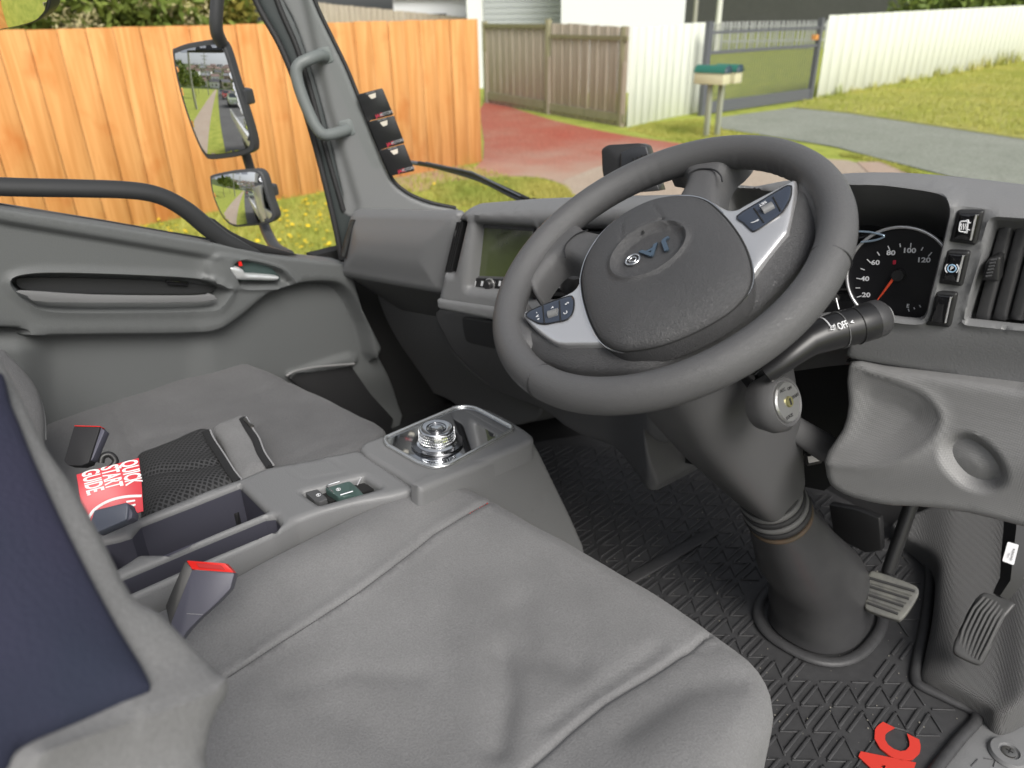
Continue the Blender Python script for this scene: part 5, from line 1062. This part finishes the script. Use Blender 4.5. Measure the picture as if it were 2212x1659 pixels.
# passenger seat
ZP = 1.50; PSP = PZ(ZP)
pseat = thing('passenger_seat', 'grey fabric covered passenger seat cushion beyond the centre console', 'seat')
pout = cr([(822, 908), (835, 926), (815, 948), (765, 975), (640, 1040), (400, 1150), (200, 1260), (40, 1340), (-60, 1200), (40, 930), (120, 852), (180, 832), (260, 803), (340, 775), (395, 760), (440, 757), (500, 762), (600, 800), (700, 848), (790, 892)], 3)
ps1 = [(90, 892), (160, 868), (300, 815), (380, 790), (440, 775)]; ps2 = [(560, 850), (620, 815), (670, 806), (720, 815)]
def ps_h(uv, px, d):
    h = .004*nz(uv, 20, 5)+.002*nz(uv, 55, 6)+wr(px, [(ps1, 3, .004), (ps2, 4, .003), ([(285, 960), (265, 920), (250, 880)], 10, .006), ([(300, 950), (420, 925), (560, 915)], 10, .005), ([(255, 900), (300, 985)], 14, .004), ([(590, 1010), (700, 960), (800, 945)], 8, .003)])
    h += .02*np.exp(-((px[:, 1]-(1010-.45*(px[:, 0]-100)))/60.)**2)*(px[:, 0] < 500)*0
    return h
relief('seat_cushion', pout, PSP, fabric_d, h=ps_h, step=.010, r=.03, depth=.30, parent=pseat)
BN2 = nrm(np.array([.75, .30, .55])); PB2 = Pl(CAM+ray(50, 880)*1.45, BN2)
relief('backrest', cr([(-300, 650), (-20, 745), (20, 770), (60, 812), (85, 850), (98, 900), (100, 950), (96, 1010), (60, 1100), (-300, 1200)], 3), PB2, fabric_d, h=lambda uv, px, d: dome(d, .06, .03), step=.010, r=.012, depth=.08, parent=pseat)
tube('piping', [PB2.at(x, y, .006) for x, y in cr([(-30, 748), (20, 778), (58, 820), (82, 860), (93, 905), (95, 950)], 4, False)], .004, plast, pseat, sides=8)

# ------------------------------------------------------------------ centre console
con = thing('centre_console', 'grey centre console with two open bins, parking brake switches and a lidded compartment', 'console')
ZC = 1.585; PCO = PZ(ZC)
cout = [(40, 1215), (210, 1154), (295, 1117), (450, 1055), (520, 1031), (575, 1008), (640, 996), (776, 969), (902, 1054), (850, 1068), (760, 1084), (700, 1100), (640, 1122), (590, 1152), (500, 1192), (380, 1245), (265, 1296), (160, 1345), (60, 1390)]
binA = [(213, 1169), (252, 1161), (280, 1152), (300, 1128), (400, 1090), (518, 1044), (577, 1102), (460, 1150), (362, 1194), (300, 1194), (270, 1214), (240, 1232)]
binB = [(249, 1248), (400, 1184), (573, 1113), (595, 1111), (607, 1128), (596, 1142), (450, 1202), (263, 1285)]
swh = rc([(652, 1062), (785, 1027), (823, 1052), (690, 1088)], 5)
def con_h(uv, px, d): 
    lid = rc([(622, 1012), (640, 1000), (712, 990), (748, 1012), (742, 1022), (660, 1036), (650, 1034)], 6); s = sd(px, lid); return -.0012*np.exp(-(s/1.6)**2)
relief('console_body', cout, PCO, plast, h=con_h, step=.0055, r=.010, depth=.26, parent=con, holes=[binA, binB, swh])
for q, zz in ((binA, .115), (binB, .060)): slab('bin_floor', list(np.mean(q, 0)+(np.array(q)-np.mean(q, 0))*1.15), Pl((0, 0, ZC-zz), (0, 0, 1), up=(0, 1, 0)), navy_pl, t=.01, bev=0, parent=con)
bl = mat('bin liner', (.062, .062, .082), .5)
def wall(parent, ring_px, depth, inset=.0012):
    P = [PCO.at(*q) for q in ring_px]; c = np.mean(P, 0); n = len(P); V = []
    for z in (-.010, -depth):
        for p in P: d_ = nrm(c-p); V.append(p+d_*inset+np.array([0, 0, z]))
    link_mesh('bin_wall', V, [(i, (i+1) % n, n+(i+1) % n, n+i) for i in range(n)], bl, parent, smooth=False)
wall(con, binA, .115); wall(con, binB, .060)
slab('bin_divider', [(498, 1108), (522, 1083), (531, 1080), (512, 1112)], Pl((0, 0, ZC-.05), (0, 0, 1), up=(0, 1, 0)), black, t=.06, bev=.001, parent=con)
sbk = slab('switch_panel', list(swh), Pl((0, 0, ZC-.014), (0, 0, 1), up=(0, 1, 0)), black_m, t=.004, bev=0, parent=con)
PSW = Pl((0, 0, ZC-.002), (0, 0, 1), up=(0, 1, 0))
b1_ = relief('brake_switch', rc([(659, 1063), (686, 1056), (708, 1077), (690, 1084), (680, 1082)], 3), PSW, plast_d, step=.003, r=.0012, depth=.01, parent=con)
b2_ = relief('hold_switch', rc([(702, 1054), (757, 1038), (772, 1045), (786, 1060), (742, 1073), (730, 1073)], 3), PSW, mat('green grey button', (.06, .10, .09), .3), h=lambda uv, px, d: -.008*sst(px[:, 0], 748, 775), step=.003, r=.0012, depth=.01, parent=con)
PSG = Pl((0, 0, ZC-.0008), (0, 0, 1), up=(0, 1, 0))
tube('chrome_outline', [PSG.at(*p) for p in cr([(733, 1040), (708, 1048), (708, 1053), (720, 1063)], 4, False)], .0011, chrome, b2_, sides=6); tube('chrome_outline', [PSG.at(735, 1069), PSG.at(762, 1061)], .0012, chrome, b2_, sides=6)
for (x, y, par) in ((688, 1069, b1_), (731, 1057, b2_)):
    ring('symbol', PSG.at(x, y), (0, 0, 1), .0034, .0005, white_ink, par, seg=20, up=(0, 1, 0)); text('symbol_letter', 'P', PSG, (x, y), (x+6, y-4), .0034, white_ink, par, bold=.0002)
tube('hold_lever', [PCO.at(772, 1048, -.012), PCO.at(781, 1031, -.004)], .0012, satin, con, sides=6)
# gear selector pod
pod = thing('gear_selector', 'raised console pod with a chrome rotary knob on a mirror black plate', 'gear selector')
ZG = 1.592; PG2 = PZ(ZG)
relief('pod_top', cr([(777, 967), (830, 938), (900, 910), (965, 884), (1010, 877), (1052, 882), (1100, 905), (1143, 932), (1152, 945), (1140, 956), (1080, 982), (1000, 1014), (910, 1053), (900, 1051), (860, 1024)], 4), PG2, plast, step=.005, r=.009, depth=.03, parent=pod)
PSd = Pl(PG2.at(1030, 1003)+np.array([.004, 0, -.012]), (1, .0, .0))
relief('pod_side', [(906, 1056), (1000, 1018), (1080, 986), (1140, 960), (1151, 950), (1166, 975), (1200, 1045), (1236, 1120), (1262, 1180), (1275, 1300), (1100, 1400), (906, 1200)], PSd, plast, h=lambda uv, px, d: -.0012*np.exp(-((np.sqrt(((px[:, 0]-1163)/14.)**2+((px[:, 1]-1085)/17.)**2)-1)/.12)**2)*((px[:, 0] > 1158) | (px[:, 1] > 1095)), step=.0055, r=.008, depth=.012, parent=pod)
box('pod_core', (-.905, .70, 1.36), (.14, .20, .42), plast, pod)
pl_o = rc([(831, 946), (985, 880), (1006, 878), (1030, 882), (1106, 922), (1107, 930), (965, 1006), (935, 1010), (910, 1003), (835, 960)], 12)
tube('chrome_surround', [PG2.at(*p, .003) for p in pl_o], .0038, mat('bright satin trim', (.78, .79, .78), .22, metal=.9), pod, sides=12, closed=True)
slab('black_plate', list(pl_o), Pl((0, 0, ZG+.0025), (0, 0, 1), up=(0, 1, 0)), piano, t=.003, bev=0, parent=pod)
kc2 = PG2.at(945, 962); up_ = (0, 0, 1)
k0 = lathe('knob_base', kc2+np.array([0, 0, .0026]), up_, [(0, .045), (.002, .045), (.0045, .043), (.005, .034), (.002, .033), (.002, 0.03)], mat('dark chrome', (.25, .25, .26), .12, metal=1.0), pod, seg=64, ref=(0, 1, 0))
kn = lathe('rotary_knob', kc2+np.array([0, 0, .006]), up_, [(0, .034), (.002, .0345), (.004, .031), (.006, .0305), (.026, .0295), (.029, .0275), (.0295, .026), (.0285, .024), (.0288, .015), (.0284, .0145), (.0286, .001)], chrome, pod, seg=72, ref=(0, 1, 0))
kb = MB(); 
for k in range(46):
    for j in range(4):
        a = 2*math.pi*(k+.5*(j % 2))/46; r0 = .0305-.0007*j*.4; c = kc2+np.array([math.cos(a)*r0, math.sin(a)*r0, .0145+j*.0052]); t1 = np.array([-math.sin(a), math.cos(a), 0]); q = nrm(t1+np.array([0, 0, 1])); kb.box(c, (.0028, .0028, .0014), (q, nrm(np.cross((math.cos(a), math.sin(a), 0), q)), (math.cos(a), math.sin(a), 0)))
kb.build('knurling', chrome, kn)
ring('knob_line', kc2+np.array([0, 0, .0355]), up_, .0165, .0006, mat('dark chrome', (.25, .25, .26), .12), kn, seg=48, up=(0, 1, 0)); ring('knob_line', kc2+np.array([0, 0, .0355]), up_, .011, .0005, mat('dark chrome', (.25, .25, .26), .12), kn, seg=40, up=(0, 1, 0))

# ------------------------------------------------------------------ belt buckles, pouch, booklet
def buckle(label, front, side, top, pt, n, mf, ms, mt, t=.018):
    o = thing('belt_buckle', label, 'buckle'); P = Pl(CAM+ray(*pt[:2])*pt[2], n)
    slab('buckle_body', front, P, mf, t=t, bev=.0018, parent=o)
    if side is not None: slab('buckle_side', side, Pl(P.o-P.n*.004, P.n), ms, t=t*.8, bev=.0015, parent=o)
    if top is not None: slab('release_button', top, Pl(P.o+P.n*.001, P.n), mt, t=t*.8, bev=.0015, parent=o)
    return o
bk1 = buckle('dark seat belt buckle with bright red release button beside the driver seat', rc([(415, 1231), (506, 1238), (497, 1272), (470, 1300), (430, 1336), (405, 1362), (378, 1400), (370, 1345)], 4), rc([(400, 1211), (416, 1230), (372, 1345), (378, 1400), (358, 1310), (370, 1280)], 4), rc([(403, 1211), (486, 1217), (505, 1237), (415, 1230)], 3), (440, 1290, .93), nrm(-FW*.9+UP*.25+RT*.1), navy_pl, black, red)
PBk1 = Pl(CAM+ray(440, 1290)*.928, nrm(-FW*.9+UP*.25+RT*.1))
slab('button_slot', [(423, 1216), (478, 1221), (487, 1231), (430, 1226)], Pl(PBk1.o+PBk1.n*.001, PBk1.n), mat('deep red slot', (.45, .01, .01), .4), t=.001, bev=0, parent=bk1)
slab('buckle_scratch', [(403, 1325), (438, 1327), (438, 1328), (403, 1326)], PBk1, greyp, t=.0006, bev=0, parent=bk1)
buckle('black seat belt buckle with thin red edge standing on the passenger seat', rc([(160, 920), (216, 922), (191, 1000), (175, 1006), (146, 1005), (138, 995)], 3), rc([(215, 921), (226, 931), (200, 992), (188, 1001)], 2), [(160, 918.5), (216, 920), (216, 922), (160, 920.5)], (185, 960, 1.28), nrm(-FW*.9+UP*.3), mat('buckle charcoal', (.022, .022, .024), .6, spec=.3), navy_pl, red)
bsk = tube('belt_webbing', [PD(x, y, 1.29, -FW).o for x, y in cr([(218, 1000), (222, 986), (238, 982), (250, 996), (240, 1010)], 4, False)], .005, black, None, sides=8); tag(bsk, 'small black webbing loop behind the black buckle on the passenger seat', 'strap')
buckle('slate coloured seat belt buckle standing in front of the red booklet', rc([(203, 1102), (272, 1085), (277, 1092), (274, 1122), (205, 1152), (192, 1138)], 4), rc([(272, 1085), (286, 1107), (284, 1119), (272, 1126)], 2), None, (235, 1118, 1.10), nrm(-FW*.9+UP*.35), mat('buckle slate', (.085, .095, .125), .4), navy_pl, None, t=.022)
PZm = PZ(1.535)
meshm = bpy.data.materials.new('black mesh fabric'); meshm.use_nodes = True; t = meshm.node_tree; b = t.nodes['Principled BSDF']; b.inputs['Roughness'].default_value = .6
tc = t.nodes.new('ShaderNodeTexCoord'); w1 = t.nodes.new('ShaderNodeTexWave'); w2 = t.nodes.new('ShaderNodeTexWave'); w1.bands_direction = 'DIAGONAL'; mp_ = t.nodes.new('ShaderNodeMapping'); mp_.inputs['Scale'].default_value = (1, -1, 1); w2.bands_direction = 'DIAGONAL'
for q_ in (w1, w2): q_.inputs['Scale'].default_value = 62; q_.inputs['Distortion'].default_value = 1.2; q_.inputs['Detail'].default_value = 0
t.links.new(tc.outputs['Object'], w1.inputs[0]); t.links.new(tc.outputs['Object'], mp_.inputs[0]); t.links.new(mp_.outputs[0], w2.inputs[0])
mn = t.nodes.new('ShaderNodeMath'); mn.operation = 'MAXIMUM'; t.links.new(w1.outputs['Fac'], mn.inputs[0]); t.links.new(w2.outputs['Fac'], mn.inputs[1])
rp = t.nodes.new('ShaderNodeValToRGB'); rp.color_ramp.elements[0].position = .55; rp.color_ramp.elements[1].position = .9; rp.color_ramp.elements[0].color = (.008, .008, .008, 1); rp.color_ramp.elements[1].color = (.055, .055, .057, 1)
t.links.new(mn.outputs[0], rp.inputs[0]); t.links.new(rp.outputs[0], b.inputs['Base Color'])
pouch = thing('mesh_pouch', 'black mesh zip pouch lying between console and passenger seat', 'pouch')
ph = lambda uv, px, d: dome(d, .05, .018)+.002*nz(uv, 70, 9)-.004*np.exp(-(pdist(px, [(300, 1040), (400, 1032), (500, 1010)])/8.)**2)
relief('mesh_panel', cr([(296, 992), (330, 975), (390, 950), (447, 930), (470, 960), (500, 1010), (522, 1042), (480, 1064), (400, 1100), (312, 1140), (305, 1060)], 3), PZm, meshm, h=ph, step=.006, r=.004, depth=.03, parent=pouch)
relief('fabric_band', cr([(462, 928), (500, 912), (527, 904), (548, 935), (575, 990), (588, 1014), (560, 1030), (520, 1044), (500, 1010), (480, 960)], 3), Pl((0, 0, 1.538), (0, 0, 1), up=(0, 1, 0)), fabric, h=ph, step=.006, r=.004, depth=.03, parent=pouch)
for ln in ([(447, 932), (455, 950), (478, 985), (500, 1020), (516, 1040)], [(525, 904), (540, 930), (553, 950), (565, 980), (584, 1008)]):
    z1 = tube('zipper', [PZm.at(x, y, .016) for x, y in cr(ln, 4, False)], .008, rubber, pouch, sides=8, flat=((0, 0, 1), .5))
    tube('zip_teeth', [PZm.at(x+7, y-3, .018) for x, y in cr(ln, 4, False)], .0018, greyp, z1, sides=6)
tube('zip_pull', [PZm.at(529, 905, .024), PZm.at(537, 914, .024), PZm.at(545, 921, .022)], [.003, .002, .004], steel, pouch, sides=8)
PBo = Pl(CAM+ray(235, 1070)*1.16, nrm(-ray(235, 1070)+np.array([0, 0, .25])))
book = slab('quick_start_booklet', [(165, 1025), (300, 989), (306, 1045), (310, 1104), (194, 1140), (178, 1110), (171, 1065)], PBo, mat('booklet red', (.62, .028, .045), .35), t=.005, bev=.0004); tag(book, 'red booklet reading QUICK START GUIDE tucked beside the mesh pouch', 'booklet')
wpap = mat('booklet white', (.80, .80, .80), .5)
for s_, c_, e_ in (('QUICK', (282, 1020), (287.5, 1043)), ('START', (240, 1030), (246, 1053)), ('GUIDE.', (199, 1041), (205, 1064))):
    text('booklet_text', s_, PBo, c_, e_, .0205, wpap, book, bold=.0008, xs=.37)
tube('booklet_ring', [PBo.at(*p, .0003) for p in cr([(186, 1138), (190, 1122), (205, 1100), (235, 1082), (270, 1073), (306, 1071)], 5, False)], .0018, wpap, book, sides=6, flat=(PBo.n, .2))
for q in ([(272, 1082), (292, 1079), (292, 1083), (273, 1086)], [(276, 1092), (293, 1088), (293, 1092), (278, 1096)]): slab('booklet_bar', rc(q, 2), Pl(PBo.o+PBo.n*.0005, PBo.n), wpap, t=.0004, bev=0, parent=book)

# ------------------------------------------------------------------ floor: mat, carpet, sill, pedals
PM = PZ(ZF+.006)
fmat = thing('floor_mat', 'black rubber floor mat with raised triangle ribs and red letters', 'mat')
mo = [(1130, 960), (1500, 900), (1900, 1120), (1975, 1175), (2003, 1205), (2016, 1235), (2015, 1270), (2006, 1349), (1990, 1425), (1985, 1470), (2000, 1482), (2060, 1512), (2119, 1546), (2075, 1600), (2029, 1659), (1900, 1850), (1200, 1750), (1000, 1300)]
slab('mat_sheet', mo, PM, mat_rub, t=.005, bev=0, parent=fmat)
rim_ = [(1975, 1175), (2003, 1205), (2014, 1235), (2014, 1270), (2004, 1349), (1988, 1425), (1984, 1468), (2000, 1484), (2060, 1513), (2117, 1547), (2075, 1600), (2029, 1659), (1960, 1760)]
P2 = [PM.at(x-6, y, .004) for x, y in cr(rim_, 4, False)]
tube('mat_lip', P2, .010, mat_rub, fmat, sides=10, flat=((0, 0, 1), .8))
z3 = lambda x, y: (1641.6+x*.3229, 1123+y*.3229)
n0 = PM.at(*z3(90, 925)); av = (PM.at(*z3(905, 945))-n0)/4; bv = (PM.at(*z3(240, 1245))-n0)/2
mb1, mb2 = MB(), MB(); mo_xy = np.array([PM.at(*q)[:2] for q in mo]); R_ = 16
def bar_(m_, p, q, wd_, hh):
    c = (p+q)/2; L = np.linalg.norm(q-p); x = (q-p)/L; m_.box(c+np.array([0, 0, hh/2]), (L, wd_, hh), (x, np.cross((0, 0, 1), x), (0, 0, 1)))
boot_c = base_c[:2]
for i in range(-22, 10):
    for j in range(-14, 12):
        o = n0+av*i+bv*j
        for (p, q, typ) in ((o+av*.14, o+av*.84, 0), (o+bv*.12, o+bv*.86, 1), (o+bv*.86+av*.10, o+av*.86+bv*.10, 2)):
            mid = ((p+q)/2)[:2]; 
            if sd(np.array([mid]), mo_xy)[0] < .032 or np.linalg.norm((mid-boot_c)/np.array([1, 1.15])) < .150: continue
            px_ = project((p+q)/2)
            if 1835 < px_[0] < 1985 and px_[1] > 1565 and px_[1] > 1500+(1985-px_[0])*.35: continue
            if typ < 2: bar_(mb1, p, q, .0035, .0028)
            else:
                s_ = nrm(np.cross((0, 0, 1), q-p)); bar_(mb2, p+s_*.008, q+s_*.008, .0060, .0040); bar_(mb2, p-s_*.008, q-s_*.008, .0060, .0040)
rg = np.random.default_rng(77); gm_ = MB()
for k in range(260):
    p = PM.at(rg.uniform(1250, 2100), rg.uniform(1050, 1659)); s_ = rg.uniform(.0008, .0022)
    if sd(np.array([p[:2]]), mo_xy)[0] > .02: gm_.box(p+np.array([0, 0, .0015+s_/2]), (s_, s_*.7, s_*.6))
tag(gm_.build('grit', mat('pale grit', (.35, .33, .28), .9)), 'pale grit and lint scattered over the floor mat', 'grit', kind='stuff')
mb1.build('thin_rib', mat_rub, fmat, bev=.0008); mb2.build('thick_rib', mat_rub, fmat, bev=.0015)
a_, b_ = PM.at(1395, 1235), PM.at(1510, 1168)
mbx = MB(); bar_(mbx, a_+(a_-b_)*.3, b_+(b_-a_)*.3, .030, .007); mbx.build('mat_ridge', mat_rub, fmat, bev=.003)
ring_pts = [base_c+np.array([math.copysign(abs(math.cos(a))**.8, math.cos(a))*.108, math.copysign(abs(math.sin(a))**.8, math.sin(a))*.134, .001]) for a in np.linspace(0, 2*math.pi, 48, endpoint=False)]
tube('boot_collar', ring_pts, .011, mat_rub, fmat, sides=10, closed=True, flat=((0, 0, 1), .6))
logo = [z3(640, 1659), z3(770, 1470), z3(850, 1400), z3(900, 1390), z3(1010, 1430), z3(1060, 1510), z3(1040, 1570), z3(960, 1720), z3(880, 1900), z3(500, 1900)]
tube('logo_frame', [PM.at(x, y, .001) for x, y in cr(logo, 4)], .0022, mat_rub, fmat, sides=8, closed=True)
PMl = Pl(PM.o+np.array([0, 0, .002]), (0, 0, 1), up=(0, 1, 0))
text('logo_letter', 'C', PMl, z3(925, 1506), z3(960, 1416), .062, red_ink, fmat, ext=.0015, bold=.0042, h=.0012)
text('logo_letter', 'A', PMl, z3(850, 1665), z3(885, 1575), .070, red_ink, fmat, ext=.0015, bold=.0042, h=.0012)
# carpeted foot area right of the mat and the plastic door sill
carpet = mat('grained floor covering', (.125, .125, .125), .6, bump=('weave', 120, .7, .002))
PCa = Pl(PZ(ZF+.03).at(2080, 1440), nrm(np.array([-.10, -.14, 1.0])))
def cah(uv, px, d): return .03*sst(px[:, 0]-(2030+.0*px[:, 1]), -60, 30)-.045*sst(-pdist(px, [(2020, 1180), (2070, 1300), (2040, 1440)]), -34, 0)*0+.02*sst(px[:, 0], 2140, 2212)
relief('floor_covering', cr([(1925, 1130), (1975, 1168), (2008, 1200), (2022, 1232), (2021, 1270), (2012, 1350), (1996, 1425), (1992, 1466), (2060, 1504), (2126, 1542), (2150, 1566), (2190, 1560), (2300, 1480), (2500, 1350), (2500, 1080), (2212, 1100), (2000, 1100)], 3), PCa, carpet, h=cah, step=.012, r=.012, depth=.08, parent=fw_)
sill = relief('door_sill', [(2122, 1552), (2155, 1572), (2195, 1566), (2500, 1400), (2600, 1900), (1950, 1900), (1990, 1712), (2034, 1662)], PZ(ZF+.004), plast, h=None, step=.02, r=.004, depth=.03); tag(sill, 'grey plastic door sill with a cross head screw at the bottom right', 'door sill')
sc_c = PZ(ZF+.006).at(2178, 1628)
sw_ = lathe('screw_cup', sc_c, (0, 0, 1), [(0, .030), (.006, .027), (.007, .016), (.003, .014)], plast, sill, seg=36, ref=(0, 1, 0)); lathe('screw', sc_c+np.array([0, 0, .003]), (0, 0, 1), [(0, .011), (.003, .0105), (.004, .007)], steel, sw_, seg=24, ref=(0, 1, 0))
bxm = MB(); bxm.box(sc_c+np.array([0, 0, .0072]), (.011, .002, .0005)); bxm.box(sc_c+np.array([0, 0, .0077]), (.002, .011, .0004)); bxm.build('screw_cross', black_m, sw_)
for ln in ([(2098, 1655), (2112, 1640)], [(2125, 1638), (2150, 1642), (2146, 1656)], [(2185, 1660), (2200, 1664)]): tube('moulded_mark', [PZ(ZF+.004).at(x, y, .0006) for x, y in ln], .0010, plast_d, sill, sides=6)
# brake pedal
PBr = Pl((-.272, 1.235, 1.265), nrm(np.array([.12, -.62, .78])))
br = thing('brake_pedal', 'worn ribbed brake pedal hanging over the mat', 'pedal')
bo_ = cr([(1876, 1240), (1888, 1233), (1930, 1246), (1972, 1262), (1984, 1272), (1983, 1288), (1965, 1318), (1948, 1338), (1936, 1339), (1900, 1328), (1873, 1317), (1868, 1306), (1870, 1275)], 3)
padm = mat('worn pedal rubber', (.16, .16, .14), .6, bump=('noise', 400, .5, .001), var=(40, .25, (.07, .07, .07)))
brp = relief('pedal_pad', bo_, PBr, padm, h=None, step=.006, r=.003, depth=.014, parent=br)
for k in range(7):
    f = k/6; a = np.array([1877, 1248])*(1-f)+np.array([1874, 1302])*f; b = np.array([1976, 1277])*(1-f)+np.array([1940, 1326])*f
    tube('pad_rib', [PBr.at(*a, .001), PBr.at(*b, .001)], .0026, padm if k % 2 else mat('pad rib dark', (.03, .03, .03), .6), brp, sides=8)
tube('pedal_arm', [PBr.at(1925, 1262, -.012), PBr.at(1918, 1235, -.02), np.array([-.30, 1.33, 1.42]), np.array([-.31, 1.42, 1.62]), np.array([-.31, 1.42, 1.75])], [.012, .012, .013, .015, .016], black, br, sides=10)
# accelerator
PAc = Pl((-.115, 1.245, 1.255), nrm(np.array([.10, -.70, .70])))
ac = thing('accelerator_pedal', 'long curved ribbed accelerator pedal beside the floor mat', 'pedal')
ao = cr([(2124, 1280), (2150, 1286), (2190, 1303), (2189, 1312), (2168, 1338), (2148, 1376), (2134, 1415), (2122, 1434), (2110, 1436), (2085, 1426), (2063, 1414), (2058, 1400), (2066, 1376), (2082, 1340), (2102, 1302)], 3)
ach = lambda uv, px, d: .012*np.sin(np.clip((px[:, 1]-1280)/155., 0, 1)*math.pi)
acp = relief('pedal_pad', ao, PAc, mat('accelerator rubber', (.045, .045, .046), .45, var=(50, .2, (.07, .07, .07))), h=ach, step=.005, r=.004, depth=.012, parent=ac)
for k in range(7):
    f = (k+.5)/7; ln = []
    for g_ in np.linspace(.04, .96, 12):
        L = np.array([np.interp(g_, [0, .3, .6, 1], [2124, 2098, 2076, 2062]), np.interp(g_, [0, .3, .6, 1], [1284, 1312, 1356, 1408])]); R2 = np.array([np.interp(g_, [0, .3, .6, 1], [2188, 2164, 2144, 2118]), np.interp(g_, [0, .3, .6, 1], [1308, 1342, 1384, 1432])])
        q = L*(1-f)+R2*f; ln.append(PAc.at(q[0], q[1], .013*math.sin(g_*math.pi)+.0015))
    tube('pad_rib', ln, .0022, mat('accelerator rib', (.10, .10, .10), .5), acp, sides=6)
arm_ = tube('pedal_arm', [PAc.at(2160, 1290, -.01), PAc.at(2184, 1255, -.01), PAc.at(2190, 1200, -.0), PAc.at(2196, 1150, .0), PAc.at(2200, 1080, 0)], [.012, .017, .019, .020, .020], black, ac, sides=4)
slab('sticker', rc([(2177, 1170), (2201, 1177), (2190, 1221), (2165, 1212)], 3), Pl(PAc.o+PAc.n*.024, PAc.n), white_ink, t=.0006, bev=0, parent=ac)
PSt = Pl(PAc.o+PAc.n*.0245, PAc.n); text('sticker_print', 'W12410 PVG1', PSt, (2187, 1198), (2183, 1212), .0032, black, ac, xs=.8)
text('sticker_print', 'PEDAL', PSt, (2179, 1200), (2175, 1213), .0022, greyp, ac)
# dark brackets above the pedals
box('brake_bracket', (-.33, 1.46, 1.60), (.10, .16, .10), black, br, bev=.01)
mlt = slab('foot_rest_plate', [(1845, 1100), (1900, 1120), (1905, 1190), (1870, 1195), (1800, 1160), (1790, 1090)], PY(1.45), black, t=.02, bev=.003); tag(mlt, 'dark metal bracket beside the column boot above the brake pedal', 'bracket')
